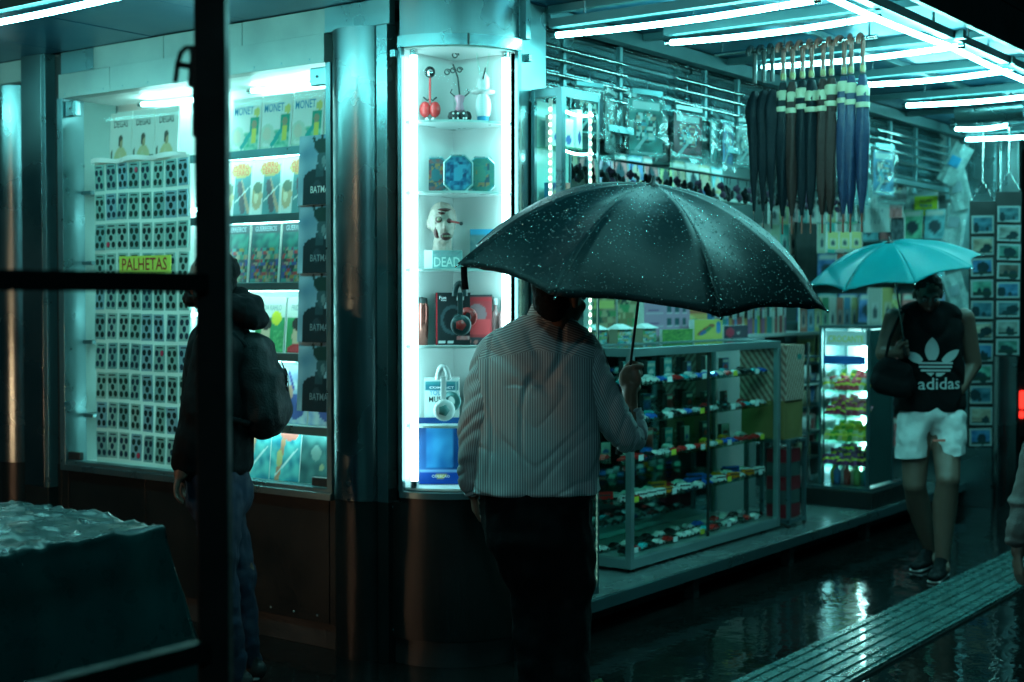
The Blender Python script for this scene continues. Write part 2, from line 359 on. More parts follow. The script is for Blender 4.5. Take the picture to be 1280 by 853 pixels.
# base wall panels
ys = [YC, 4.50, 5.12, 5.80, 6.44, 6.50, 7.2, 7.9, 8.8]
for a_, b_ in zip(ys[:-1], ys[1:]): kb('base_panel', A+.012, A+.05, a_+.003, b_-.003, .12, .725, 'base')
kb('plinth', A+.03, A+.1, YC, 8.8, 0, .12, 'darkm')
kb('sill', A-.022, A+.06, Wy0-.03, Wy1+.02, .70, .732, 'steel')
kb('sill', A-.008, A+.06, Wy0+.0, Wy1-.0, .732, .752, 'frame')
# header and transom
kb('header_panel', A-.02, A+.05, Wy0-.0, 5.22, 2.70, 2.832, 'panel')
kb('header_panel', A-.02, A+.05, 5.223, 6.02, 2.70, 2.83, 'panel')
kb('header_panel', A-.02, A+.05, 6.023, Wy1+.03, 2.70, 2.828, 'panel')
tr = [4.50, 5.05, 5.62, 6.18, 6.46]
for a_, b_ in zip(tr[:-1], tr[1:]): kb('transom_panel', A, A+.04, a_+.002, b_-.002, 2.834, 2.948, 'steel' if a_ > 6 else 'panel')
kb('window_jamb', A-.02, A+.12, Wy1, Wy1+.045, .70, 2.70, 'frame'); kb('window_jamb', A-.012, A+.12, Wy0-.03, Wy0, .73, 2.70, 'frame')
# window glass: two leaves with corner hinge plates
ymid = yA(239)
def leaf(a_, b_, hinge_at):
    wv = MB().box(A+.004, A+.012, a_+.004, b_-.004, .756, 2.69).build('window', M['glass'], K)
    s_ = 1 if hinge_at == b_ else -1
    e = hinge_at - s_*.055
    MB().box(A-.006, A+.022, e-.05, e+.05, 2.60, 2.685).build('hinge_plate', M['steel'], wv, bev=.006)
    MB().box(A-.006, A+.022, e-.05, e+.05, .757, .80).build('hinge_plate', M['darkm'], wv, bev=.006)
    MB().lathe([(0, 0), (.006, 0), (.006, .003), (0, .003)], (0, 0, 0), 10).build('bolt', M['darkm'], wv, (A-.009, e, 2.642)).rotation_euler = (0, -pi/2, 0)
leaf(Wy0, ymid, Wy0); leaf(ymid, Wy1, Wy1)
# window box
kb('window_box_back', A+.37, A+.38, Wy0-.02, Wy1+.04, .70, 2.74, 'white')
kb('window_box_end', A+.05, A+.37, Wy1+.045, Wy1+.055, .70, 2.74, mat('niche_lining', (.30, .42, .40), .55, 0)); kb('window_box_end', A+.05, A+.37, Wy0-.045, Wy0-.035, .70, 2.74, 'white')
kb('window_box_top', A+.05, A+.37, Wy0-.03, Wy1+.05, 2.705, 2.715, 'white'); kb('window_box_floor', A+.05, A+.37, Wy0-.03, Wy1+.05, .72, .735, 'white')
SHZ = [2.345, 2.03, 1.70, 1.36, 1.015]
for z in SHZ:
    kb('window_shelf', A+.10, A+.37, Wy0-.03, ymid+.10, z-.012, z, 'white')
    MB().box(A+.085, A+.10, Wy0-.03, ymid+.1, z-.036, z+.004).build('shelf_edge', M['frame'], K, bev=.001)
for z in (2.21, 1.83, 1.40, 1.0): kb('side_shelf', A+.10, A+.36, 6.345, Wy1+.04, z-.02, z, 'frame')
# columns of the left wall
def halfcol(y0, y1, z0, z1, name='rounded_column', depth=None, m='column'):
    yc = (y0+y1)/2; r = (y1-y0)/2; d = depth or r*.72; mb = MB(); n = 26; vs = []
    for z in (z0, z1):
        for k in range(n+1):
            q = pi*k/n; vs.append((A+.03-d*math.sin(q), yc+r*math.cos(q), z))
    mb.add(vs, [(k, k+1, n+2+k, n+1+k) for k in range(n)], 0, True); mb.add(vs[:n+1], [tuple(range(n+1))]); mb.add(vs[n+1:], [tuple(range(n, -1, -1))])
    return mb.build(name, M[m], K)
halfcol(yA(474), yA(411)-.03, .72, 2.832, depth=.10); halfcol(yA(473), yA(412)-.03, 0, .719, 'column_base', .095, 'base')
kb('flat_pilaster', A-.02, A+.04, yA(488), yA(475), .72, 2.83, 'steel'); kb('pilaster_base', A-.018, A+.04, yA(488), yA(475), 0, .719, 'base')
kb('corner_fascia', A-.008, A+.03, yA(489), 4.498, 2.834, 2.948, 'steel')
halfcol(yA(37), yA(3), .72, 2.80, depth=.12); halfcol(yA(36), yA(4), 0, .719, 'column_base', .115, 'base')
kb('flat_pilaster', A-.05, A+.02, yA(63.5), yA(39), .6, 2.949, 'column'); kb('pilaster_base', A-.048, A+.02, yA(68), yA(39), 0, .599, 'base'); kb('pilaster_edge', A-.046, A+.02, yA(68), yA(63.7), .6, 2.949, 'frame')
kb('pilaster_groove', A+.02, A+.06, yA(75), yA(67), 0, 2.94, 'darkm')
kb('transom_panel', A+.005, A+.04, 6.78, 8.8, 2.83, 2.948, 'panel')
# next window further left (only its edge is in view)
kb('window_jamb', A-.01, A+.12, yA(2.5), yA(-3), .70, 2.80, 'frame')
wv = MB().box(A+.004, A+.012, yA(-3), 8.8, .756, 2.69).build('window', M['glass'], K)
kb('header_panel', A-.02, A+.05, yA(1), 8.8, 2.70, 2.829, 'panel'); kb('window_box_back', A+.37, A+.38, yA(1), 8.8, .70, 2.74, 'white')
# body above and behind
kb('roof_slab', A+.06, 12.2, YC+1.9, 9.0, 2.96, 3.02, 'darkm'); kb('rear_wall', A+.4, 12.2, 8.8, 8.86, 0, 2.96, 'darkm')
rivet = MB().lathe([(0, -.003), (.004, -.002), (.006, 0)], n=8).mesh('rivet', M['steel'])
def rivets(parent, X, y0, y1, z, n):
    for i in range(n):
        q = link('rivet', rivet, parent, (X, y0+(y1-y0)*(i+.5)/n, z)); q.rotation_euler = (0, pi/2, 0)
for o_ in [o for o in COL.objects if o.name.startswith(('header_panel', 'base_panel'))]:
    xs_ = [v.co.x for v in o_.data.vertices]; ys_ = [v.co.y for v in o_.data.vertices]; zs_ = [v.co.z for v in o_.data.vertices]
    if min(ys_) < 6.4:
        for z_ in ((max(zs_)-.025, min(zs_)+.03) if 'base' in o_.name else (min(zs_)+.02,)): rivets(o_, min(xs_), min(ys_), max(ys_), z_, 4)
# ---- rounded glass corner
def arc(r, z0, z1, name, m, th=.0, a0=pi, a1=1.5*pi, n=24, parent=None, cap=False):
    mb = MB(); prof = [(r, z0), (r, z1)]
    if th: prof = [(r, z0), (r, z1), (r-th, z1), (r-th, z0), (r, z0)]
    mb.lathe(prof, (XC, YC, 0), n, 0, a0, a1, smooth=not th)
    return mb.build(name, m, parent or K)
arc(RR-.004, 2.775, 2.948, 'corner_drum', M['column'], .02, n=32)
rim = arc(RR+.012, 2.722, 2.772, 'corner_rim', M['steel'], .05, n=32)
MB().box(-.004, .004, -.004, .004, 2.722, 2.773).build('joint_cover', M['darkm'], rim, (XC+(RR+.014)*math.cos(1.27*pi), YC+(RR+.014)*math.sin(1.27*pi), 0), .3)
arc(RR+.006, .748, .775, 'corner_sill', M['frame'], .06, n=32)
arc(RR-.006, .12, .747, 'corner_base', M['base'], .02, n=32); arc(RR-.03, .0, .12, 'corner_plinth', M['darkm'], .02, n=24)
arc(RR-.002, .776, 2.721, 'curved_glass', M['glass'], 0, n=32)
def post(px, name='corner_post', w_=.022, m='frame', z0=.775, z1=2.722, ang=None):
    return MB().box(-w_/2, w_/2, -w_/2, w_/2, z0, z1).build(name, M[m], K, (XC+(RR-.005)*math.cos(ang), YC+(RR-.005)*math.sin(ang), 0), ang, bev=.002)
post(0, ang=pi*1.005); post(0, ang=1.495*pi)
for s_, yy, xx in ((1, YC+.02, A-.012), (2, Bf-.012, XC+.05)): MB().box(xx-.012, xx+.012, yy-.015, yy+.015, 2.68, 2.715).build('glass_clamp', M['steel'], K, bev=.003)
# niche: two back walls meeting at the inner corner, floor and top, shelves of quarter-round glass
nw = mat('niche_wall', (.62, .66, .64), .42, .1, .06, 4)
MB().box(XC, XC+.012, Bf+.01, YC+.012, .775, 2.722).build('niche_wall', nw, K); MB().box(A+.01, XC, YC, YC+.012, .775, 2.722).build('niche_wall', nw, K)
def sector(r, z, th, name, m, parent=None):
    mb = MB(); n = 18; pts = [(XC-.002, YC-.002)]+[(XC+r*math.cos(pi+pi/2*k/n), YC+r*math.sin(pi+pi/2*k/n)) for k in range(n+1)]
    lo = [(x, y, z-th) for x, y in pts]; hi = [(x, y, z) for x, y in pts]; N = len(pts)
    mb.add(lo+hi, [tuple(range(N-1, -1, -1)), tuple(range(N, 2*N))]+[(i, (i+1) % N, N+(i+1) % N, N+i) for i in range(N)])
    return mb.build(name, m, parent or K)
sector(RR-.03, .79, .01, 'niche_floor', M['white']); sector(RR-.012, 2.722, .006, 'niche_top', M['white'])
NZ = [2.407, 2.097, 1.757, 1.417, 1.066]
for z in NZ: sector(RR-.045, z, .01, 'niche_shelf', mat('frosted_shelf', (.6, .72, .70), .3, 0, .05))
# column right of the corner, transom above, inner partition
kb('corner_pilaster', XC+.0, 5.27, Bf-.0, Bf+.05, .0, SOF-.002, 'steel'); kb('corner_cap', XC-.0, XC+.035, Bf-.035, Bf-.0, 2.775, SOF-.002, 'frame')
kb('partition_wall', XC+.014, 5.27, Bf+.05, 5.6, .0, 2.94, 'panel')
# ---- soffit panels and ribs, canopy edges
sx = [3.42, 4.03, 4.66, 5.27, 6.1, 7.0, 7.9, 8.8, 9.7, 10.6, 11.5, 12.4]
sy = [2.16, 2.92, 3.66]
for i, (a_, b_) in enumerate(zip(sx[:-1], sx[1:])):
    for j, (c_, d_) in enumerate(zip(sy[:-1], sy[1:])): kb('soffit_panel', a_+.003, b_-.003, c_+.003, d_-.003, SOF+random.uniform(0, .004), SOF+.02, 'soffit')
yy = [3.663, 4.3, 5.0, 5.7, 6.4, 7.1, 7.9, 8.8]
for a_, b_ in zip(yy[:-1], yy[1:]): 
    for c_, d_ in ((3.42, 4.03), (4.03, 4.69)): kb('soffit_panel', c_+.003, d_-.003, a_+.003, b_-.003, SOF+random.uniform(0, .004), SOF+.02, 'soffit')
kb('soffit_panel', 4.69, XC+.3, Bf-.015, YC+.2, SOF+.0, SOF+.02, 'soffit')
for x in sx[3:]:
    kb('soffit_rib', x-.02, x+.02, 2.2, 3.655, SOF-.035, SOF-.001, 'batten')
for y in (2.92,): kb('soffit_rib', 5.3, 12.4, y-.014, y+.014, SOF-.028, SOF-.036+.0355, 'batten')
kb('canopy_beam', 5.28, 12.4, Bf-.02, Bf+.045, SOF-.07, SOF-.003, 'batten')
kb('canopy_edge', 3.38, 12.4, 2.13, 2.157, 2.87, 3.06, 'darkm'); kb('canopy_edge', 3.38, 3.417, 2.157, 8.8, 2.87, 3.06, 'darkm')
kb('canopy_top', 3.38, 12.4, 2.13, 8.8, 3.065, 3.09, 'darkm')
# ---- shutter band above the shop opening: slats behind, rails and uprights in front
z = 2.50
for x0, x1 in ((5.30, 6.85), (6.87, 8.6), (8.62, 10.9)):
    for k in range(8):
        MB().add([(x0, 0, 0), (x1, 0, 0), (x1, -.028, .022), (x0, -.028, .022), (x1, -.028, .036), (x0, -.028, .036), (x1, 0, .056), (x0, 0, .056), (x0, .012, 0), (x1, .012, 0), (x1, .012, .056), (x0, .012, .056)],
                 [(0, 1, 2, 3), (3, 2, 4, 5), (5, 4, 6, 7), (9, 8, 11, 10), (1, 9, 10, 6), (8, 0, 7, 11), (7, 6, 10, 11), (8, 9, 1, 0)]).build('shutter_slat', mat('dark_slat_steel', (.26, .38, .40), .24, 1.0, .2, 2), K, (0, Bf+.16, z+k*.058))
for i, x in enumerate((5.50, 6.00, 6.88, 7.27, 8.2, 8.65, 9.6, 10.1, 10.8)): kb('shutter_upright', x-.012, x+.012, Bf+.05, Bf+.075, 2.40, SOF-.07, 'frame', 0.001)
for a_, b_ in ((5.30, 6.02), (6.5, 7.3), (7.9, 9.0), (9.3, 10.8)):
    for z in (2.79, 2.735, 2.665, 2.60): MB().tube([(a_, Bf+.035, z), (b_, Bf+.035, z)], .009, 8).build('shutter_rail', M['chrome'], K)
kb('lintel', 5.28, 11, Bf+.02, Bf+.07, 2.445, 2.48, 'frame')
# ---- platform, shop interior
kb('shop_floor', 5.28, 12.3, 3.66, 5.6, .14, .18, mat('wet_metal_floor', (.22, .3, .3), .25, .5, .25, 4, .15, 20)); kb('floor_edge', 5.05, 12.3, 3.635, 3.66, .125, .183, 'frame'); kb('under_floor', 5.3, 12.3, 3.8, 5.5, .02, .138, 'black')
for x in (5.55, 6.7, 7.9, 9.1, 10.3): kb('floor_leg', x-.03, x+.03, 3.68, 3.74, 0, .139, 'darkm')
kb('shop_back_wall', 5.28, 11.1, 5.2, 5.24, .18, 2.95, mat('shop_lining', (.16, .22, .22), .5, .2)); kb('shop_end_wall', 11.0, 11.05, 3.72, 5.2, .18, 2.95, mat('end_wall_lining', (.14, .2, .2), .5, .2)); kb('shop_ceiling', 5.28, 11.0, Bf+.2, 5.2, 2.955, 2.975, 'soffit')
for z, x0, x1 in ((2.36, 5.3, 9.6), (2.02, 5.3, 9.6), (1.70, 5.3, 9.9), (1.36, 5.6, 10.9), (.95, 5.6, 10.9), (.55, 5.6, 10.9)):
    kb('wall_shelf', x0, x1, 4.80, 5.2, z-.025, z, 'white')
kb('rear_counter', 6.2, 8.9, 4.42, 4.76, .18, 1.345, mat('counter_laminate', (.20, .26, .26), .4, 0, .1)); kb('counter_top', 6.15, 8.95, 4.38, 4.78, 1.345, 1.36, 'frame')
# far pillar
kb('end_pillar', 10.98, 11.12, 3.44, 3.70, 0.0, SOF-.002, 'steel'); kb('end_pillar', 11.125, 11.2, 3.3, 3.43, 0, SOF-.003, 'column')
kb('end_upright', 10.99, 11.03, 3.4, 3.43, 0, 2.9, 'chrome')

# ------------------------------------------------------------------ fluorescent tubes
def tube_lamp(p0, p1, label, r=.012, house=True, m='tube', group='fluorescent tubes under the canopy', hz=.045):
    p0 = V(p0); p1 = V(p1); d = (p1-p0).normalized(); t = thing('fluorescent_lamp', label, 'tube lamp', p0, 0, group); L = (p1-p0).length
    n = 10; pts = [d*(L*k/n)+V((0, 0, -.012*math.sin(pi*k/n))) for k in range(n+1)]
    MB().tube(pts, r, 12).build('lit_tube', M[m], t)
    for q, e in ((V((0, 0, 0)), -1), (d*L, 1)): MB().tube([q+d*e*.0, q+d*e*.03], r*1.1, 12).build('end_cap', M['chrome'], t)
    if house:
        sd = d.cross(V((0, 0, 1))); b = MB(); vs = []
        for e in (-.03, L+.03):
            for sx_, z_ in ((-.022, hz-.012), (.022, hz-.012), (.022, hz+.028), (-.022, hz+.028)): vs.append(d*e+sd*sx_+V((0, 0, z_)))
        b.add(vs, [(0, 1, 2, 3), (7, 6, 5, 4), (0, 4, 5, 1), (1, 5, 6, 2), (2, 6, 7, 3), (3, 7, 4, 0)]); b.build('batten', M['batten'], t)
        for f in (.12, .88):
            q = d*L*f; MB().tube([q+V((0, 0, hz)), q+V((0, 0, SOF-p0.z-.0))], .006, 6).build('hanger', M['chrome'], t)
            MB().lathe([(r+.002, -.004), (r+.002, .004)], (0, 0, 0), 12).build('clip', M['darkm'], t, tuple(q+V((0, 0, -.006)))).rotation_euler = (d.to_track_quat('Z', 'Y').to_euler())
    return t
names = ['nearest cross tube beside the rounded corner', 'second cross tube from the rounded corner', 'third cross tube, level with the hanging umbrellas', 'fourth cross tube, right of the hanging umbrellas', 'fifth cross tube along the canopy', 'farthest cross tube, past the end pillar']
for (x, y0, y1), nm in zip(((5.20, 2.34, 3.57), (5.66, 2.28, 3.25), (6.53, 2.22, 3.22), (7.38, 2.25, 3.08), (8.33, 2.25, 3.14), (10.35, 2.3, 3.45)), names):
    tube_lamp((x, y0, 2.80), (x, y1, 2.80), 'lit white ' + nm)
tube_lamp((9.68, 2.95, 2.80), (9.68, 3.30, 2.80), 'short lit white cross tube just before the farthest one')
for i, (a_, b_) in enumerate(((3.6, 4.75), (4.85, 6.5), (6.58, 8.18), (8.26, 9.9), (9.98, 11.6))):
    tube_lamp((a_, 2.255, 2.80), (b_, 2.255, 2.80), 'lit tube along the outer edge of the shop canopy, %s from the kiosk corner' % ORD[i], group='tubes along the canopy edge', r=.012)
for i, (a_, b_) in enumerate(((2.6, 4.2), (4.3, 5.9), (6.0, 7.6))):
    tube_lamp((3.52, a_, 2.80), (3.52, b_, 2.80), 'lit tube along the canopy edge above the left window wall, %s from corner' % ORD[i], group='tubes along the left canopy edge', r=.012)
# lamps inside windows and shop
def inner(p0, p1, label, m='tube2', r=.011, g_=None): 
    return tube_lamp(p0, p1, label, r, False, m, g_ or 'tubes inside the display windows')
inner((A+.30, Wy0+.05, 2.680), (A+.30, 5.30, 2.680), 'lit tube at the top of the window above the books')
inner((A+.27, 5.50, 2.675), (A+.27, 6.12, 2.675), 'short lit tube at the top of the window above the pick packets')
for z, nm in zip(SHZ, ('top', 'second', 'third', 'fourth', 'lowest')):
    inner((A+.112, Wy0+.02, z-.022), (A+.112, 5.45, z-.022), 'thin lit tube under the %s shelf of the book window' % nm, r=.006, m='tube2')
inner((A+.10, 5.43, .78), (A+.10, 5.43, 2.60), 'upright lit tube between the two window leaves behind the black post', r=.012)
for z_, s_ in ((2.1, 'upper'), (1.55, 'middle'), (1.0, 'lower')): inner((A+.30, 5.62, z_), (A+.30, 6.08, z_), 'lit tube behind the sheet of pick packets, %s one' % s_, r=.010)
inner((A+.14, yA(-6), 2.6), (A+.14, 8.6, 2.6), 'lit tube in the window at the far left')
for y, x, nm in ((YC-.045, A+.045, 'left'), (Bf+.045, XC-.045, 'right')):
    inner((x, y, .82), (x, y, 2.69), 'upright lit tube along the %s edge of the rounded corner showcase' % nm, r=.016, m='led', g_='upright tubes of the corner showcase')
for i, x in enumerate((5.7, 7.3, 8.9)): inner((x, 4.62, 2.90), (x+1.2, 4.62, 2.90), 'lit tube over the counter inside the shop, %s from the left' % ORD[i], r=.016, m='tube', g_='tubes over the counter')

# ------------------------------------------------------------------ street side, behind and beside the camera
def street_lamp(x, y, h, col, s, label, R=.11):
    t = thing('street_lamp', label, 'street lamp', (x, y, 0), 0, 'street lamps')
    MB().tube([(0, 0, 0), (0, 0, h)], [.07, .045], 10).build('pole', M['darkm'], t)
    MB().lathe([(.02, h), (R*1.7, h+.02), (R*1.5, h+.1), (.03, h+.22)], n=16).build('lamp_hood', M['darkm'], t)
    MB().ell((0, 0, h-.06), R).build('bulb', emis('street_bulb_%d' % int(s), col, s), t)
street_lamp(-3.0, -2.0, 4.6, (.32, .9, 1.0), 270, 'white street lamp on the pavement across from the kiosk', .14)
street_lamp(-5.5, 5.5, 3.4, (1.0, .5, .28), 120, 'warm street lamp across from the left window', .13)
def car(x, y, rz, label, lit=(1, .55, .3)):
    t = thing('parked_car', label, 'car', (x, y, 0), rz)
    pr = [(-2.1, .35), (-2.15, .75), (-1.9, .92), (-1.2, .98), (-.75, 1.42), (.55, 1.45), (1.15, 1.0), (1.95, .86), (2.15, .65), (2.1, .33)]
    mb = MB(); n = len(pr)
    for sgn in (1,):
        vs = [(a_, -.82, b_) for a_, b_ in pr]+[(a_, .82, b_) for a_, b_ in pr]
        mb.add(vs, [tuple(range(n)), tuple(range(2*n-1, n-1, -1))]+[(i, n+i, n+(i+1) % n, (i+1) % n) for i in range(n)])
    mb.build('body', mat('car_paint', (.12, .02, .02), .25, .3, coat=.6), t, bev=.04)
    for sx_ in (-1.35, 1.35):
        for sy_ in (-.78, .78):
            wv_ = MB().lathe([(.0, -.1), (.3, -.1), (.33, -.05), (.33, .05), (.3, .1), (0, .1)], n=20).build('wheel', M['rubber'], t, (sx_, sy_, .33)); wv_.rotation_euler = (pi/2, 0, 0)
    for sy_ in (-.6, .6): MB().ell((2.12, sy_, .66), .05, .13, .08).build('headlight', emis('headlight', lit, 220), t)
car(-3.4, 6.6, 0.0, 'parked red car with warm headlights on, across the street')

# dark block across the side street at the far right
BLD = thing('dark_building', 'dark building far behind the postcard racks at the right edge', 'building', (0, 0, 0))
dk = mat('dark_plaster', (.012, .017, .018), .8, 0, .3, 2)
MB().box(22, 34, -6, 22, 0, 14).build('wall', dk, BLD)
p_ = at(1233, 42, X=21.9)
for dy, dz in ((.14, .07), (-.1, .1), (-.3, .1), (.14, -.12), (-.1, -.12), (-.3, -.12)):
    MB().box(-.02, .02, -.07, .07, -.08, .08).build('window', emis('faint_window', (.5, .75, .7), .22), BLD, (p_.x, p_.y+dy, p_.z+dz))
q_ = at(1228, 12, X=21.9); MB().box(-.02, .02, -.1, .1, -.08, .08).build('window', emis('faint_window2', (.5, .8, .75), .6), BLD, tuple(q_))
# corrugations of the soffit at the far right, built as ribbed tubes below it
DR = thing('soffit_corrugation', 'two ribbed silver corrugations of the canopy soffit at the far right', 'metal drum', (0, 0, 0))
for x_, z_, r_ in ((8.78, 2.905, .042), (9.25, 2.86, .085)):
    MB().tube([(x_, 2.70+.055*i, z_) for i in range(9)], [r_+.006*(i % 2) for i in range(9)], 20).build('corrugation', M['steel'], DR)
    for y_ in (2.8, 3.05): MB().box(x_-.008, x_+.008, y_-.01, y_+.01, z_, SOF).build('hanger', M['darkm'], DR)
# ================================================================== goods in the left window
def milky(name):
    m = bpy.data.materials.new(name); m.use_nodes = True; n = m.node_tree.nodes; l = m.node_tree.links; p = n['Principled BSDF']; p.inputs['Base Color'].default_value = (.75, .82, .8, 1); p.inputs['Roughness'].default_value = .5
    t_ = n.new('ShaderNodeBsdfTranslucent'); t_.inputs[0].default_value = (.75, .85, .83, 1); x = n.new('ShaderNodeMixShader'); x.inputs[0].default_value = .6
    l.new(p.outputs[0], x.inputs[1]); l.new(t_.outputs[0], x.inputs[2]); l.new(x.outputs[0], n['Material Output'].inputs[0]); return m
W0 = (.80, .84, .82); TE = (.05, .42, .40); DK = (.015, .03, .04)
a_monet = art('print', .205, .275, [('r', 0, 0, 1, 1, W0), ('n', 0, 0, 1, .36, 9, (.05, .45, .3), (.45, .75, .6)), ('e', .2, .24, .27, .24, (.62, .72, .62)), ('e', .2, .3, .13, .12, (.75, .66, .55)), ('l', .1, .12, .45, .06, .03, (.8, .85, .8)), ('r', .62, .3, .94, .62, (.02, .35, .25)), ('r', .7, .16, .86, .42, (.75, .66, .12)), ('e', .78, .5, .09, .08, (.4, .3, .2)), ('e', .86, .72, .12, .08, (.72, .62, .2)), ('l', .38, .1, .66, .34, .05, (.02, .4, .38)), ('r', .96, 0, 1, 1, (.7, .75, .75))])
a_degas = art('print', .178, .285, [('r', 0, 0, 1, 1, (.74, .78, .75)), ('e', .52, .12, .3, .24, (.62, .55, .32)), ('r', 0, 0, 1, .02, (.1, .1, .1)), ('e', .5, .46, .11, .11, (.10, .09, .07)), ('e', .55, .42, .06, .07, (.5, .36, .22)), ('l', .47, .2, .56, .06, .05, (.65, .6, .4)), ('l', .55, .06, .95, .12, .05, (.05, .09, .07)), ('l', .1, 0, .1, .28, .025, (.12, .14, .1))])
a_purro = art('print', .20, .28, [('r', 0, 0, 1, 1, (.72, .76, .74)), ('r', .36, 0, .96, .9, (.10, .26, .28)), ('l', .9, .1, .6, .6, .05, (.55, .35, .25)), ('l', .55, .55, .7, .12, .09, (.12, .10, .12)), ('l', .4, .25, .95, .55, .012, (.8, .85, .85)), ('e', .16, .35, .19, .25, (.58, .42, .26)), ('e', .12, .32, .08, .1, (.8, .7, .5)), ('e', .18, .5, .16, .1, (.18, .22, .16)), ('e', .58, .82, .36, .13, (.50, .34, .14))])
a_blue = art('print', .19, .27, [('n', 0, 0, 1, 1, 5, (.02, .35, .50), (.10, .62, .68)), ('l', .1, .3, .7, .5, .03, (.8, .9, .9)), ('l', .3, .15, .8, .75, .02, (.75, .85, .9)), ('e', .5, .6, .12, .16, (.6, .25, .18)), ('e', .35, .35, .1, .1, (.1, .1, .3))])
PAL = [(.30, .03, .03), (.02, .14, .08), (.22, .14, .03), (.02, .05, .18), (.25, .2, .14), (.01, .02, .02), (.12, .04, .08), (.03, .18, .16), (.01, .04, .05)]
a_comic = art('print', .20, .29, [('r', 0, 0, 1, 1, (.03, .06, .07)), ('s', .06, .02, .97, .80, 13, PAL), ('n', .06, .6, .97, .84, 6, (.01, .05, .06), (.03, .18, .14)), ('r', 0, .86, 1, 1, (.03, .05, .06))], 28, 36, 3)
a_frida = art('print', .20, .27, [('r', 0, 0, 1, 1, (.72, .74, .68)), ('r', 0, 0, 1, .62, (.05, .30, .12)), ('e', .36, .3, .17, .22, (.68, .48, .34)), ('e', .36, .52, .2, .12, (.04, .03, .03)), ('e', .36, .04, .32, .12, (.55, .05, .06)), ('e', .72, .62, .17, .13, (.75, .68, .05)), ('r', .3, .36, .42, .37, (.1, .05, .05)), ('n', .62, 0, 1, .4, 12, (.03, .25, .1), (.15, .5, .2))])
a_frida2 = art('print', .19, .27, [('r', 0, 0, 1, 1, (.60, .70, .68)), ('e', .5, .35, .36, .3, (.45, .52, .5)), ('e', .5, .48, .4, .1, (.3, .4, .4)), ('e', .42, .3, .06, .05, (.1, .1, .1)), ('l', .3, .9, .7, .85, .05, (.05, .4, .5))])
a_bright = art('print', .20, .28, [('n', 0, 0, 1, 1, 5, (.65, .78, .8), (.3, .45, .7)), ('e', .6, .3, .3, .22, (.08, .12, .35)), ('e', .4, .55, .1, .12, (.75, .4, .3)), ('l', .3, .9, .5, .6, .03, (.1, .1, .4))])
a_bat = art('print', .245, .325, [('n', 0, 0, 1, 1, 3, (.12, .28, .42), (.50, .68, .80)), ('r', .12, 0, .92, .36, (.012, .03, .04)), ('e', .52, .34, .40, .18, (.012, .03, .04)), ('r', .46, .4, .66, .58, (.03, .08, .1)), ('r', .2, 0, 1, .2, (.012, .03, .04)), ('e', .62, .66, .13, .17, (.05, .12, .14)), ('e', .62, .84, .22, .11, (.012, .05, .045)), ('l', .45, .84, .38, .95, .03, (.012, .05, .045)), ('l', .62, .88, .6, 1, .03, (.012, .05, .045)), ('l', .78, .84, .9, .94, .03, (.012, .05, .045)), ('l', .8, .8, .92, .82, .02, (.012, .05, .045)), ('e', .66, .62, .05, .08, (.2, .3, .33)), ('e', .5, .25, .12, .1, (.03, .06, .08)), ('r', .3, .1, .95, .105, (.2, .25, .25))], 34, 44, 5)
a_ocean = art('print', .20, .27, [('n', 0, 0, 1, 1, 5, (.02, .22, .30), (.15, .62, .62)), ('l', .25, 0, .45, .9, .07, (.55, .25, .15)), ('l', .2, .1, .9, .6, .02, (.75, .9, .9)), ('e', .6, .85, .3, .12, (.6, .15, .12)), ('e', .3, .4, .1, .15, (.6, .5, .2))], seed=4)
a_dark = art('print', .20, .27, [('n', 0, 0, 1, 1, 4, (.015, .08, .09), (.08, .22, .22)), ('e', .5, .55, .16, .14, (.2, .32, .3)), ('e', .7, .3, .08, .06, (.4, .42, .25)), ('r', .9, 0, 1, 1, (.25, .4, .4))], seed=8)

def shelf_book(px, z, artm, label, texts, w_=.205, h_=.27, X=A+.16, group='books on the window shelves', name='book', tilt=.10, Y=None):
    y = Y if Y is not None else at(px, 300, X=X).y
    return printed(name, label, 'book', (X, y, z+.004), FX, w_, .012, h_, artm, texts, group, tilt)
for i, px in enumerate((270, 304, 345, 386)):
    shelf_book(0, SHZ[0], a_monet, 'white and green MONET book on the top window shelf, %s from the left' % ORD[i], [('MONET', .135, .042, .19, M['bink'], -.02)], Y=5.21-i*.213, group='MONET books on the top shelf')
for i in range(3):
    shelf_book(0, 2.352-.02, a_degas, 'pale DEGAS book with seated man above the pick packets, %s from left' % ORD[i], [('DEGAS', .115, .038, .205, M['blackink'], .0)], .178, .285, X=A+.14, Y=6.15-i*.185, group='DEGAS books above the pick packets', tilt=.06)
for i in range(3):
    shelf_book(0, SHZ[1], a_purro, 'book with orange title on the second window shelf, %s from left' % ORD[i], [('PURRO', .11, .03, .235, M['orange'], .015), ('TERRO', .11, .028, .205, M['orange'], .015)], Y=5.27-i*.205, group='orange titled books on the second shelf')
shelf_book(0, SHZ[1], a_blue, 'bright blue comic at the right end of the second window shelf', [('AMORE', .10, .025, .22, M['winkk'])], .19, .27, Y=4.66, X=A+.17)
for i in range(4):
    shelf_book(0, SHZ[2], a_comic, 'dark crowded adventure comic on the third shelf, %s from the left' % ORD[i], [('GUERREIROS', .15, .026, .255, M['greyink'])], Y=5.30-i*.215, h_=.29, group='dark comics on the third shelf')
shelf_book(0, SHZ[3], a_frida, 'green and white FRIDA KAHLO book on the fourth shelf', [('FRIDA KAHLO', .15, .028, .205, M['greyink'])], Y=4.83)
shelf_book(0, SHZ[3], a_frida2, 'pale grey book with a hatted face right of the FRIDA KAHLO book', [], .19, Y=4.63)
shelf_book(0, SHZ[3], a_frida, 'second green FRIDA KAHLO book, half behind the man with the backpack', [('FRIDA KAHLO', .15, .028, .205, M['greyink'])], Y=5.05)
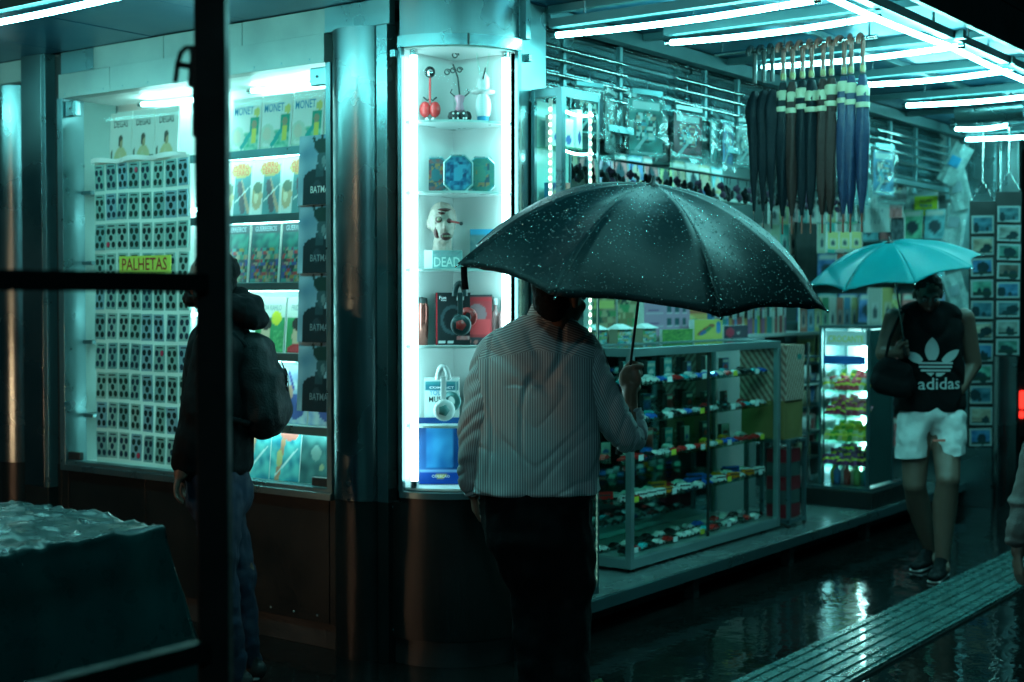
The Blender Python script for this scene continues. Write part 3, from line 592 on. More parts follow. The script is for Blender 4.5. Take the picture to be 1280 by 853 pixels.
for i in range(3): shelf_book(0, SHZ[4], a_bright, 'pale blue illustrated book on the fifth shelf, %s from the left' % ORD[i], [], Y=5.10-i*.21, group='pale books on the fifth shelf')
for i, (am, lb) in enumerate(((a_ocean, 'turquoise comic with red figure in the bottom row of the window'), (a_ocean, 'turquoise comic beside the dark one in the bottom row'), (a_dark, 'dark teal comic near the right end of the bottom row'), (a_dark, 'dark teal comic in the bottom right corner of the window'))):
    shelf_book(0, .735, am, lb, [], Y=5.13-i*.205, X=A+.14, group='comics in the bottom row of the window')
pos = ['topmost', 'second from the top', 'third from the top', 'lowest']
for i, zt in enumerate((2.393, 2.075, 1.752, 1.428)):
    shelf_book(0, zt-.335, a_bat, 'large dark blue BATMAN book against the glass, %s' % pos[i], [('BATMAN', .14, .032, .055, M['winkk'] if i < 1 else M['greyink'], .03)], .245, .325, X=A+.045, Y=4.605+i*.004, group='BATMAN books against the glass', tilt=.05)
for i in range(5): # further window
    shelf_book(0, .9+.36*i, [a_monet, a_ocean, a_comic, a_bright, a_blue][i], 'book in the far left window, %s from the bottom' % ORD[i], [], Y=7.17, group='books in the far left window')

# guitar pick packets
PX0 = 6.33; PW = .0965; PH = .1595
pd = thing('guitar_pick_display', 'tall white sheet of guitar pick packets in eight columns behind the glass', 'pick display', (A+.11, PX0, .735), FX)
MB().box(0, 8*PW, .004, .006, 0, 10.2*PH).build('backing_sheet', milky('milky_sheet'), pd)
cards = [MB().box(-.040, .040, -.003, 0, -.070, .070).mesh('packet', mat('packet_card_%d' % k, c, .35, 0, .2, 20)) for k, c in enumerate(((.22, .42, .40), (.28, .46, .44), (.17, .35, .36), (.20, .38, .46)))]
pk = MB()
for (x, z) in ((-.020, .028), (.020, .028), (0, -.006), (-.020, -.042), (.020, -.042)):
    n = 10; vs = []
    for k in range(n):
        q = 2*pi*k/n; rr = .0135*(1+.18*max(0, -math.sin(q))**3); vs.append((x+rr*math.cos(q), -.0048, z+rr*1.15*math.sin(q)))
    pk.add(vs+[(a_, -.003, c_) for a_, b_, c_ in vs], [tuple(range(n))]+[(i, n+i, n+(i+1) % n, (i+1) % n) for i in range(n)])
pk.box(-.025, .025, -.0040, -.003, .053, .060)
picks = [pk.mesh('picks', m_) for m_ in (mat('dark_picks', (.008, .022, .025), .5, 0, .3, spec=.15), mat('blue_picks', (.012, .035, .06), .5, spec=.15), mat('deep_green_picks', (.01, .035, .03), .5, spec=.15))]
rp = MB().ell((-.02, -.005, .028), .013, .002, .015, 8).mesh('picks', mat('red_picks', (.6, .03, .08), .3))
wave = lambda c, r: (.004*math.sin(c*1.3+r), .003*math.sin(c*.9))
for r in range(10):
    for c in range(8):
        wx, wz = wave(c, r)
        q = link('packet', random.choice(cards), pd, (PW*(c+.5)+wx, 0, 10.15*PH-PH*(r+.5)+wz)); q.rotation_euler = (random.uniform(-.08, .03), random.gauss(0, .018), random.uniform(-.08, .08))
        link('pick', random.choice(picks), q)
        if random.random() < .08: link('pick', rp, q, (random.choice((0, .04)), 0, random.choice((0, -.07))))
hh = MB(); n = 24
vs = [(8*PW*k/n, -.02-.012*math.sin(k*.8), 10.2*PH+.006*math.sin(k*.7)+dz) for dz in (-.012, .012) for k in range(n+1)]
hh.add(vs, [(k, k+1, n+2+k, n+1+k) for k in range(n)], 0, True); hh.build('top_fold', M['whitep'], pd)
ps_ = thing('palhetas_sign', 'yellow green sign reading PALHETAS taped over the pick packets', 'sign', at(149, 340, X=A+.095), FX)
ps_.location = (A+.095, at(149, 330, X=A+.095).y, at(180, 345, X=A+.095).z)
MB().box(0, .415, 0, .002, -.012, .105).build('sign_card', mat('lime_card', (.55, .72, .10), .5, 0, .05), ps_)
link('lettering', text_mesh('PALHETAS', .36, .066, M['redink']), ps_, (.205, -.0015, .028)); link('lettering', text_mesh('GUITARRA E BAIXO', .33, .016, M['blackink']), ps_, (.205, -.0015, .001))

# ================================================================== corner showcase goods
def P(px, z, off=.20, dx=0):  # a point on a shelf plane, off metres before the inner corner along the view
    d = 6.487-off; q = at(px, 400, d=d); return V((q.x, q.y, z+.0005))
rzC = YAW-pi/2
def figure_guitar():
    t = thing('wire_guitar_figure', 'small red heart bodied wire figure with long neck on the top showcase shelf', 'figurine', P(538, NZ[0]), rzC)
    b = MB(); b.ell((-.022, 0, .06), .026, .018, .036); b.ell((.022, 0, .06), .026, .018, .036); b.build('body', M['red'], t)
    for s_ in (-1, 1): MB().ell((s_*.014, 0, .012), .011, .014, .013).build('foot', M['whitep'], t)
    MB().tube([(0, 0, .085), (0, 0, .205)], .005).build('neck', M['red'], t); MB().lathe([(0, -.004), (.022, -.004), (.022, .004), (0, .004)], n=16).build('head', M['chrome'], t, (0, 0, .225)).rotation_euler = (pi/2, 0, 0)
    MB().tube([(math.cos(k*.5)*.022, -.006, .225+math.sin(k*.5)*.024) for k in range(14)], .0022, 6).build('curl', M['darkm'], t)
    MB().tube([(-.03, 0, .115), (-.012, 0, .10), (0, 0, .108), (.012, 0, .10), (.03, 0, .115)], .004, 6).build('bow', M['darkm'], t)
figure_guitar()
t = thing('dancer_figure', 'pink bodied wire dancer figure with curled wire plume on the top shelf', 'figurine', P(575, NZ[0]), rzC)
MB().lathe([(.012, .05), (.022, .055), (.014, .085), (.024, .118), (.01, .125)], n=14).build('torso', mat('pink_paint', (.7, .32, .42), .4), t)
sk = MB(); [sk.ell((.034*math.cos(k*1.05), .034*math.sin(k*1.05), .028), .02, .02, .026, 8) for k in range(6)]; sk.build('skirt', M['blackink'], t)
ds = MB(); [ds.ell((.03*math.cos(k*.9), -.048, .015+.022*(k % 2)), .005, .002, .005, 6) for k in range(7)]; ds.build('dots', M['whitep'], t)
for s_ in (-1, 1): MB().tube([(s_*.018, 0, .115), (s_*.042, 0, .135), (s_*.034, 0, .15)], .003, 6).build('arm', M['darkm'], t)
MB().tube([(0, 0, .12), (-.008, 0, .2), (-.02, 0, .235), (-.03, 0, .26)], .004, 6).build('stem', M['darkm'], t)
for (x, z, r) in ((-.055, .225, .016), (-.03, .232, .014), (0, .235, .014), (-.02, .30, .016)):
    MB().tube([(x+r*(1-k*.04)*math.cos(k*.55), 0, z+r*(1-k*.04)*math.sin(k*.55)) for k in range(16)], .0028, 6).build('curl', M['darkm'], t)
t = thing('bottle_figure', 'clear plastic wrapped white figure lamp on the right of the top shelf', 'figurine', P(604, NZ[0]), rzC)
MB().lathe([(.026, .0), (.026, .028)], n=14).build('base', M['bink'], t); MB().lathe([(.03, .028), (.036, .06), (.034, .1), (.018, .135), (.03, .16), (.028, .20), (.01, .225)], n=16).build('body', mat('frosted_white', (.75, .82, .82), .25, 0, .05), t)
MB().lathe([(.0, .128), (.052, .132), (.054, .142), (0, .15)], n=18).build('brim', M['whitep'], t)
for s_ in (-1, 1): MB().tube([(s_*.014, 0, .21), (s_*.03, 0, .33)], .005, 6).build('ear', M['acrylic'], t)
MB().tube([(.0, -.03, .19), (.012, -.034, .24)], .004, 6).build('straw', M['darkm'], t)
# octagonal tins
def octo(px, name, cols, off, sd):
    t = thing('octagonal_tin', name, 'tin', P(px, NZ[1], off), rzC, 'octagonal tins on the second showcase shelf')
    pts = [(-.03, 0), (.03, 0), (.066, .034), (.066, .134), (.03, .168), (-.03, .168), (-.066, .134), (-.066, .034)]
    def pl(s_, y): return [(x*s_, y, .084+(z-.084)*s_) for x, z in pts]
    b = MB(); b.add(pl(1, 0)+pl(1, .05), [tuple(range(8)), tuple(range(15, 7, -1))]+[(i, 8+i, 8+(i+1) % 8, (i+1) % 8) for i in range(8)]); b.build('box', mat('tin_teal', (.02, .2, .22), .35, .4), t)
    b = MB(); b.add(pl(1, -.001)+pl(.93, -.003), [(i, (i+1) % 8, 8+(i+1) % 8, 8+i) for i in range(8)]); b.build('rim', mat('tin_rim', (.35, .5, .5), .3, .6), t)
    me = art('print', .112, .146, [('n', 0, 0, 1, 1, 6, cols[0], cols[1]), ('s', .2, .15, .8, .85, 6, cols), ('e', .5, .5, .2, .2, cols[1])], 20, 24, sd)
    for v in me.vertices:
        m_ = abs(v.co.x)+abs(v.co.z-.073); k = .098/m_ if m_ > .098 else 1; v.co.x *= k; v.co.z = .073+(v.co.z-.073)*k
    link('front_print', me, t, (0, -.0035, .011))
octo(545, 'octagonal tin with red brown dragon print, left of the blue one', [(.2, .06, .05), (.02, .12, .14), (.22, .15, .06), (.02, .06, .08)], .14, 1)
octo(602, 'octagonal tin with green print, right of the blue one', [(.02, .14, .13), (.04, .16, .12), (.20, .14, .07), (.02, .06, .08)], .14, 2)
octo(573, 'blue octagonal tin in front of two others', [(.01, .06, .14), (.05, .28, .40), (.01, .10, .20), (.02, .16, .28)], .22, 3)
tag(MB().box(-.05, .05, 0, .08, 0, .13).build('storage_box', mat('slate_blue_box', (.02, .14, .2), .4), None, tuple(P(527, NZ[1], .06)), rzC), 'plain dark blue box at the left of the octagonal tins', 'box')
# horror head and boxes
t = thing('horror_head_bust', 'pale gory sculpted head with one eye on a stalk on the third shelf', 'bust', P(553, NZ[2]+.086, .21), rzC)
b = MB(); b.ell((0, .01, .135), .066, .078, .082); b.ell((.012, -.03, .09), .045, .05, .06); b.seg((0, .02, .0), (0, .01, .07), (.045, .045), (.038, .04)); b.ell((.018, -.078, .105), .011, .018, .02); b.ell((-.062, .015, .115), .012, .016, .024)
hm = blob(b, .004, 2, .003, 30)
c1 = mat('gory_latex', (.34, .27, .23), .5, 0, .35, 30, .5, 90); hm.materials.append(c1); link('head', hm, t)
dkr = mat('dark_wound', (.08, .015, .015), .4, 0, .4, 60)
for (x, y, z, a_, c_) in ((-.012, -.062, .13, .017, .014), (.034, -.066, .125, .013, .012), (.02, -.083, .055, .026, .018), (-.02, -.05, .075, .016, .028), (.012, -.055, .175, .03, .007), (.0, -.063, .16, .018, .005)): MB().ell((x, y, z), a_, .012, c_, 10).build('wound', dkr, t)
for i in range(6): MB().box(.004+i*.007, .009+i*.007, -.098, -.092, .052, .06).build('tooth', M['cream'], t)
MB().tube([(.04, -.07, .123), (.062, -.09, .118), (.085, -.10, .112)], .005, 8).build('eye_stalk', M['redink'], t); MB().ell((.088, -.10, .111), .009).build('eyeball', M['blackink'], t); MB().ell((-.012, -.07, .132), .009).build('eyeball', M['cream'], t)
a_dead = art('print', .13, .082, [('n', 0, 0, 1, 1, 5, (.12, .30, .30), (.25, .45, .44))], 10, 8)
printed('display_box', 'teal box reading DEAD under the gory head', 'box', P(559, NZ[2], .24), rzC, .13, .09, .082, a_dead, [('THE WALKING', .11, .018, .058, M['greyink']), ('DEAD', .115, .042, .010, mat('pale_ink', (.5, .65, .62), .5))], None, 0, mat('teal_box', (.12, .30, .30), .5))
tag(MB().box(-.045, .045, 0, .1, 0, .085).build('small_box', M['whitep'], None, tuple(P(533, NZ[2], .17)), rzC), 'small white and blue box left of the DEAD box', 'box')
for i, (px, h_) in enumerate(((517, .22), (524, .17))): tag(MB().box(-.02, .02, 0, .1, 0, h_).build('boxed_game', mat('dim_blue_box', (.03, .1, .16), .4), None, tuple(P(px, NZ[2], .1+.05*i)), rzC), 'dark blue upright box beside the gory head, %s from the left' % ORD[i], 'box')
a_box = art('print', .14, .18, [('n', 0, 0, 1, 1, 5, (.03, .12, .14), (.12, .2, .2)), ('r', 0, .88, 1, 1, (.03, .25, .4)), ('r', 0, .84, 1, .88, (.4, .5, .5))], 14, 18)
printed('display_box', 'dark box with a blue lid strip right of the gory head', 'box', P(607, NZ[2], .16), rzC, .14, .1, .18, a_box)
# gaming headphones
a_hp = art('print', .155, .235, [('r', 0, 0, 1, 1, (.012, .02, .022)), ('e', .5, .48, .36, .28, (.04, .07, .08)), ('e', .5, .48, .27, .21, (.01, .015, .017)), ('e', .66, .44, .17, .16, (.05, .1, .1)), ('r', .02, 0, .05, 1, (.5, .02, .03)), ('r', .1, .03, .28, .09, (.6, .65, .65)), ('r', .34, .03, .52, .09, (.6, .65, .65)), ('r', .62, .86, .8, .93, (.55, .65, .65)), ('n', .62, .1, .98, .16, 8, (.4, .1, .1), (.6, .4, .4))], 30, 44)
hb = printed('headphone_box', 'black and red gaming headphone box on the fourth shelf', 'box', P(566, NZ[3], .2), rzC, .155, .09, .235, a_hp, [('Fun', .03, .014, .205, M['winkk'], -.045), ('Power', .025, .007, .197, M['winkk'], -.04)], None, 0, M['blackink'])
a_hr = art('print', .12, .225, [('r', 0, 0, 1, 1, (.05, .06, .07)), ('r', 0, .15, 1, .95, (.42, .05, .06)), ('e', .45, .62, .35, .2, (.3, .18, .2)), ('r', .1, .2, .95, .5, (.65, .07, .08)), ('r', 0, .88, 1, .93, (.5, .04, .05)), ('e', .15, .06, .08, .04, (.5, .2, .18)), ('e', .4, .06, .08, .04, (.5, .2, .18)), ('e', .65, .06, .08, .04, (.5, .2, .18)), ('e', .9, .06, .06, .04, (.5, .2, .18))], 24, 36)
printed('headphone_box', 'clear fronted red headphone box right of the black one', 'box', P(598, NZ[3], .19), rzC, .12, .09, .225, a_hr, [], None, 0, M['blackink'])
def headphones(px, z, off, m1, m2, label, s=1.0, tail=True):
    t = thing('headphones', label, 'headphones', P(px, z, off), rzC)
    MB().tube([(-.012+.055*s*math.cos(q)*.35, .01, .155*s+.05*s*math.sin(q)) for q in [k*pi/10 for k in range(11)]], .011*s, 10).build('headband', m1, t)
    MB().lathe([(0, -.018), (.034*s, -.016), (.040*s, -.006), (.040*s, .010), (.03*s, .018), (0, .018)], n=22).build('ear_cup', m1, t, (-.006, -.02, .045*s)).rotation_euler = (pi/2, 0, .3)
    MB().lathe([(0, -.002), (.022*s, -.002), (.022*s, .003), (0, .003)], n=5).build('badge', m2, t, (-.006, -.040, .045*s)).rotation_euler = (pi/2, 0, .3)
    MB().lathe([(.02*s, -.014), (.036*s, -.01), (.038*s, .01), (.02*s, .014)], n=22).build('ear_cup', m2, t, (.024, .02, .075*s)).rotation_euler = (pi/2, 0, -.4)
    MB().box(-.018*s, .002*s, -.014, -.004, .07*s, .17*s).build('yoke', m1, t, bev=.003)
headphones(578, NZ[3]+.04, .29, mat('dark_red_headphone', (.02, .05, .055), .35), mat('headphone_red', (.5, .04, .04), .3), 'black and red headphones hung in front of the black headphone box', 1.15)
for i, px in enumerate((517, 527)):
    t = thing('steel_tumbler', 'reddish reflecting tumbler at the left of the fourth shelf, %s from the left' % ORD[i], 'tumbler', P(px, NZ[3], .12+i*.07), rzC)
    MB().lathe([(0, 0), (.028, 0), (.032, .17), (.026, .19)], n=18).build('cup', mat('red_steel', (.4, .12, .1), .2, .8), t); MB().lathe([(.027, .185), (.027, .21), (0, .215)], n=18).build('lid', M['darkm'], t)
for i, px in enumerate((620, 630)):
    t = thing('perfume_bottle', 'pinkish bottle at the right of the fourth shelf, %s from the left' % ORD[i], 'bottle', P(px, NZ[3], .14+i*.05), rzC)
    MB().lathe([(0, 0), (.022, 0), (.024, .14), (.01, .16), (.01, .18)], n=16).build('body', mat('pink_glossy', (.6, .3, .3), .2), t); MB().lathe([(.013, .18), (.013, .21), (0, .21)], n=12).build('cap', M['whitep'], t)
# white headphones, box reading YOUR MUSIC
a_ym = art('print', .155, .205, [('r', 0, 0, 1, 1, (.55, .64, .62)), ('r', .04, .72, .96, .84, (.02, .15, .2)), ('r', .04, .84, .96, .93, (.04, .22, .25)), ('r', 0, 0, 1, .07, (.02, .08, .1)), ('r', .88, .3, .93, .9, (.25, .4, .4))], 24, 30)
printed('headphone_box', 'pale box reading YOUR MUSIC on the fifth shelf', 'box', P(552, NZ[4], .19), rzC, .155, .08, .205, a_ym, [('YOUR', .07, .024, .125, M['bink'], -.02), ('MUSIC', .085, .026, .094, M['blackink'], -.015), ('COMPACT', .11, .01, .155, M['winkk'])], None, 0, M['whitep'])
headphones(557, NZ[4]+.012, .27, M['whitep'], mat('grey_teal', (.08, .25, .25), .4), 'white headphones standing against the YOUR MUSIC box', 1.2)
tag(MB().box(-.06, .06, 0, .05, 0, .2).build('white_carton', M['whitep'], None, tuple(P(602, NZ[4], .15)), rzC), 'plain white carton right of the white headphones', 'box')
a_bb = art('print', .20, .30, [('n', 0, 0, 1, 1, 3, (.0, .035, .16), (.01, .10, .32)), ('r', 0, 0, 1, .20, (.0, .05, .32)), ('n', .25, .25, .8, .85, 4, (.01, .12, .35), (.05, .32, .65)), ('e', .55, .12, .14, .025, (.5, .4, .08)), ('r', 0, .2, 1, .215, (.2, .4, .7))], 20, 30, 6)
printed('toy_box', 'large deep blue toy box on the showcase floor', 'box', P(548, .792, .20), rzC, .20, .12, .275, art('print', .20, .275, [], 2, 2) if 0 else a_bb, [('COLECAO', .08, .012, .03, M['winkk'], .01)], None, 0, mat('deep_blue_box', (.0, .04, .2), .35))
tag(MB().box(-.06, .06, 0, .12, 0, .26).build('toy_box', mat('deep_blue_box2', (.0, .05, .22), .35), None, tuple(P(606, .792, .12)), rzC), 'plain blue box right of the large blue toy box', 'box')

# ================================================================== tall narrow vitrine at the shop's left end
VX0, VX1, VY0, VY1, VZ0, VZ1 = 5.142, 5.452, 3.505, 3.672, .26, 2.555
t = thing('tall_glass_vitrine', 'tall narrow glass vitrine with lit shelves beside the corner pilaster', 'display case', (0, 0, 0))
for x, y, w_ in ((VX0, VY0, .032), (VX1-.012, VY0, .012), (VX0, VY1-.02, .02), (VX1-.012, VY1-.012, .012)): MB().box(x, x+w_, y, y+w_, VZ0, VZ1).build('post', M['frame'], t, bev=.002)
for z in (VZ0, VZ1-.035):
    MB().box(VX0+.032, VX1-.012, VY0+.001, VY0+.02, z, z+.035).build('rail', M['frame'], t, bev=.002); MB().box(VX0+.001, VX0+.02, VY0+.032, VY1-.02, z, z+.035).build('rail', M['frame'], t, bev=.002)
MB().box(VX0+.02, VX1-.0, VY0+.02, VY1-.0, VZ0+.005, VZ0+.03).build('floor', M['frame'], t); MB().box(VX0+.005, VX1-.005, VY0+.005, VY1, VZ1, VZ1+.006).build('top', M['frame'], t)
MB().box(VX0+.034, VX1-.014, VY0+.006, VY0+.010, VZ0+.036, VZ1-.036).build('pane', M['glass'], t); MB().box(VX0+.006, VX0+.010, VY0+.034, VY1-.022, VZ0+.036, VZ1-.036).build('pane', M['glass'], t); MB().box(VX1-.008, VX1-.004, VY0+.014, VY1-.014, VZ0+.036, VZ1-.036).build('pane', M['glass'], t)
vz = [2.40-.0, 2.30, 2.02, 1.75, 1.48, 1.21, .94, .67, .42]
vz = [2.305, 2.03, 1.76, 1.49, 1.22, .95, .68, .43]
for z in vz: MB().box(VX0+.022, VX1-.015, VY0+.022, VY1-.01, z-.006, z).build('shelf', M['greenglass'], t)
dots = MB(); z = VZ0+.06
while z < VZ1-.06: dots.box(VX1-.055, VX1-.043, VY0+.016, VY0+.020, z, z+.014); dots.box(VX0+.024, VX0+.028, VY0+.075, VY0+.086, z, z+.014); z += .034
MB().box(VX1-.06, VX1-.038, VY0+.0205, VY0+.024, VZ0+.04, VZ1-.04).build('led_strip', M['whitep'], t); MB().box(VX0+.0285, VX0+.031, VY0+.07, VY0+.09, VZ0+.04, VZ1-.04).build('led_strip', M['whitep'], t)
tag(dots.build('led_dots', M['leddot'], t), kind='stuff')
MB().box(VX0+.02, VX1-.02, VY1-.008, VY1-.004, VZ0+.04, VZ1-.04).build('back', mat('vitrine_back', (.3, .55, .52), .3), t)
inner((VX0+.04, VY0+.03, VZ1-.09), (VX1-.02, VY0+.03, VZ1-.09), 'short lit tube at the top of the tall vitrine', r=.006)
inner((VX0+.04, VY0+.03, 2.29), (VX1-.02, VY0+.03, 2.29), 'short lit tube under the top shelf of the tall vitrine', r=.005)
nm_ = 0
for z in vz:
    x = VX0+.05; vk = -1
    while x < VX1-.07:
        w_ = random.uniform(.04, .08); h_ = random.uniform(.09, .19); nm_ += 1; vk += 1
        c = random.choice([(.03, .25, .35), (.6, .6, .5), (.1, .3, .3), (.4, .5, .15), (.45, .12, .1), (.05, .1, .2)])
        am = art('print', w_, h_, [('n', 0, 0, 1, 1, 4, c, tuple(min(.8, q*2+.1) for q in c)), ('e', .5, .55, .28, .2, (.7, .55, .4)), ('e', .5, .3, .3, .2, (.05, .1, .3))], 8, 12, nm_)
        printed('small_toy_box', 'small printed toy box in the tall vitrine, %s from left on the %s shelf down' % (ORD[vk], ORD[vz.index(z)]), 'box', (x+w_/2, VY0+.06+random.uniform(0, .03), z+.001), random.uniform(-.2, .2), w_, .04, h_, am, (), 'toy boxes in the tall vitrine', 0, M['whitep'] if nm_ % 2 else M['bink'])
        x += w_+.012

# ================================================================== glass counter of toy cars
CXa, CXb, CYa, CYb, CZa, CZb = 6.29, 8.08, 3.845, 4.32, .20, 1.365
t = thing('glass_counter', 'glass display counter with metal frame full of toy cars', 'display case', (0, 0, 0))
for x in (CXa, CXb-.035):
    for y in (CYa, CYb-.035): MB().box(x, x+.035, y, y+.035, CZa, CZb-.045).build('post', M['casef'], t, bev=.002)
for z, h_ in ((CZa-.0, .05), (CZb-.045, .045)):
    e = .036 if z < 1 else 0
    MB().box(CXa+e, CXb-e, CYa+.0015, CYa+.035, z, z+h_).build('rail', M['casef'], t, bev=.002); MB().box(CXa+e, CXb-e, CYb-.035, CYb-.0015, z, z+h_).build('rail', M['casef'], t)
    for x in (CXa+.0015, CXb-.035): MB().box(x, x+.0335, CYa+.036, CYb-.036, z, z+h_).build('rail', M['casef'], t, bev=.002)
MB().box(CXa+.01, CXb-.01, CYa+.01, CYb-.01, CZa+.045, CZa+.055).build('floor', M['casef'], t)
MB().box(CXa+.037, CXb-.037, CYa+.012, CYa+.017, CZa+.056, CZb-.046).build('pane', M['glass'], t); MB().box(CXa+.012, CXa+.017, CYa+.037, CYb-.037, CZa+.056, CZb-.046).build('pane', M['glass'], t)
MB().box(CXa+.037, CXb-.037, CYa+.037, CYb-.037, CZb-.012, CZb-.006).build('top_pane', M['acrylic'], t); MB().box(CXa+.037, CXb-.037, CYb-.02, CYb-.015, CZa+.056, CZb-.046).build('back_panel', mat('mirror_back', (.25, .42, .42), .06, 1.0, .1, 3), t)
MB().box(7.17, 7.19, CYa+.02, CYa+.03, CZa+.056, CZb-.046).build('door_edge', M['darkm'], t)
SZ = [1.165, .965, .755, .535, .262]
for z in SZ[:-1]: MB().box(CXa+.02, CXb-.02, CYa+.05, CYb-.03, z-.007, z-.001).build('shelf', M['greenglass'], t)
for x in (CXa+.1, CXb-.12):
    for y in (CYa+.06, CYb-.08): MB().lathe([(0, 0), (.018, 0), (.018, .02), (0, .02)], (x, y, .18), 10).build('foot', M['rubber'], t)
for si_, z_ in enumerate(SZ):
    for k in range(5):
        x_ = CXa+.15+k*.36+random.uniform(-.05, .05)
        tag(MB().box(0, .05, 0, .001, 0, .03).build('price_card', M['whitep'] if (k+si_) % 3 else M['yellow'], None, (x_, CYa+.062, z_), 0), '%s price card on the %s shelf of the glass counter, %s from the left' % ('white' if (k+si_) % 3 else 'yellow', ['top', 'second', 'third', 'fourth', 'bottom'][si_], ORD[k]), 'price card', 'price cards in the glass counter')
CARC = {'red': (.55, .02, .02), 'white': (.72, .74, .72), 'blue': (.02, .12, .5), 'yellow': (.60, .33, .03), 'black': (.01, .012, .012), 'silver': (.45, .5, .5), 'orange': (.7, .2, .02), 'green': (.03, .35, .1), 'turquoise': (.03, .4, .45)}
def toycar(col, kind):
    m = mat('toy_'+col, CARC[col], .22, .0, .05, coat=.5); b = MB(); h = .016
    if kind == 'van': pr = [(-.034, .006), (-.034, .030), (-.026, .033), (.024, .033), (.033, .020), (.035, .006)]; h = .014
    elif kind == 'bus': pr = [(-.045, .006), (-.045, .038), (.043, .038), (.046, .03), (.046, .006)]; h = .015
    else: pr = [(-.035, .006), (-.036, .015), (-.026, .018), (-.017, .026), (.004, .026), (.014, .018), (.031, .014), (.036, .006)]
    n = len(pr); cx = sum(a for a, _ in pr)/n
    vs = [(a_, -h*(.82 if b_ > .022 else 1), b_) for a_, b_ in pr]+[(a_, h*(.82 if b_ > .022 else 1), b_) for a_, b_ in pr]
    b.add(vs, [tuple(range(n)), tuple(range(2*n-1, n-1, -1))]+[(i, n+i, n+(i+1) % n, (i+1) % n) for i in range(n)])
    if kind == 'car': b.box(-.018, .006, -h*.9, h*.9, .0185, .0245, 1)
    else:
        for k in range(4 if kind == 'van' else 6): x = -.030+k*.0145; b.box(x, x+.011, -h*1.02, h*1.02, .02, .028, 1)
    for x in (-.022, .022):
        for y in (-h-.001, h-.004): b.add([(x+.0065*math.cos(q*pi/4), y+dy, .0065+.0065*math.sin(q*pi/4)) for dy in (0, .005) for q in range(8)], [tuple(range(8)), tuple(range(15, 7, -1))]+[(i, i+8, (i+1) % 8+8, (i+1) % 8) for i in range(8)], 2)
    return b.mesh('toy_car', [m, M['blackink'], M['rubber']])
TC = {}
snm = ['top', 'second', 'third', 'fourth', 'bottom']
for si, z in enumerate(SZ):
    for row in range(2):
        n = 19 if row == 0 else 15
        for i in range(n):
            if si == 4 and row == 0 and 3 < i < 4: continue
            x = CXa+.09+(CXb-CXa-.18)*i/(n-1)+random.uniform(-.012, .012); y = CYa+.10+row*.13+random.uniform(-.012, .012)
            kind = 'car'; col = random.choice(['red', 'white', 'white', 'blue', 'black', 'silver', 'silver', 'black', 'turquoise'])
            if si == 3: kind = random.choice(['van', 'van', 'car']) if row == 0 else random.choice(['bus', 'car', 'car']); col = random.choice(['white', 'white', 'white', 'white', 'red', 'silver', 'orange', 'blue'])
            elif si == 2: col = random.choice(['red', 'red', 'blue', 'yellow', 'white', 'orange', 'black', 'silver', 'white'])
            elif si == 0: col = random.choice(['white', 'silver', 'blue', 'turquoise', 'black', 'white', 'red'])
            if si == 2 and row == 0 and i == 0: col = 'red'
            if (col, kind) not in TC: TC[(col, kind)] = toycar(col, kind)
            if row == 1 and si < 3 and i % 2:
                w_ = random.uniform(.055, .08); h_ = random.uniform(.08, .13); c = random.choice([(.02, .05, .12), (.25, .03, .03), (.03, .15, .16), (.3, .3, .26), (.02, .03, .03), (.2, .12, .03)])
                printed('boxed_toy', '%s boxed toy in the back row of the %s shelf of the glass counter' % (ORD[i//2].capitalize(), snm[si]), 'toy box', (x, y+.06, z+.001), random.uniform(-.3, .3), w_, .03, h_, art('print', w_, h_, [('n', 0, 0, 1, 1, 4, c, tuple(min(.6, q*2+.03) for q in c)), ('e', .5, .4, .35, .14, random.choice([(.4, .05, .04), (.5, .5, .5), (.05, .1, .3)])), ('r', .1, .75, .9, .9, (.45, .45, .4))], 8, 12, si*20+i), (), 'boxed toys in the glass counter', 0, M['blackink']); continue
            o = link('toy_'+kind, TC[(col, kind)], None, (x, y, z+.001), random.choice((0, pi))+random.uniform(-.25, .25) if si != 3 else pi/2+1.15+random.uniform(-.1, .1))
            s_ = 1.22; o.scale = (s_, s_, s_)
            tag(o, '%s toy %s, %s in the %s row, %s shelf of glass counter' % (col, kind, ORD[i], 'front' if row == 0 else 'back', snm[si]), 'toy '+kind, 'toy cars in the glass counter')
# things on the rear counter, seen over the glass counter
def cb(px0, px1, h_, am, label, texts=(), Y=4.47, z=1.361, name='picture_box', body=None, dep=.06, rot=0, group='boxes on the rear counter'):
    x0, x1 = at(px0, 400, Y=Y).x, at(px1, 400, Y=Y).x
    return printed(name, label, 'box', ((x0+x1)/2, Y, z), rot, x1-x0, dep, h_, am(x1-x0, h_), texts, group, 0, body)
PK = (.62, .36, .52)
def pinkhouse(w_, h_):
    L = [('r', 0, 0, 1, 1, PK)]
    for i in range(3):
        for j in range(3): L += [('r', .50+i*.17, .28+j*.25, .58+i*.17, .42+j*.25, (.03, .12, .14)), ('r', .49+i*.17, .26+j*.25, .60+i*.17, .28+j*.25, (.8, .7, .75))]
    for j in range(3): L += [('r', .04, .26+j*.25, .40, .30+j*.25, (.75, .6, .7)), ('r', .10, .31+j*.25, .30, .36+j*.25, (.3, .12, .3))]
    return art('print', w_, h_, L+[('n', 0, 0, 1, .1, 9, (.2, .3, .15), (.5, .4, .4))], 40, 36)
cb(805, 862, .33, pinkhouse, 'pink paper house model box with dark windows on the rear counter', Y=4.50)
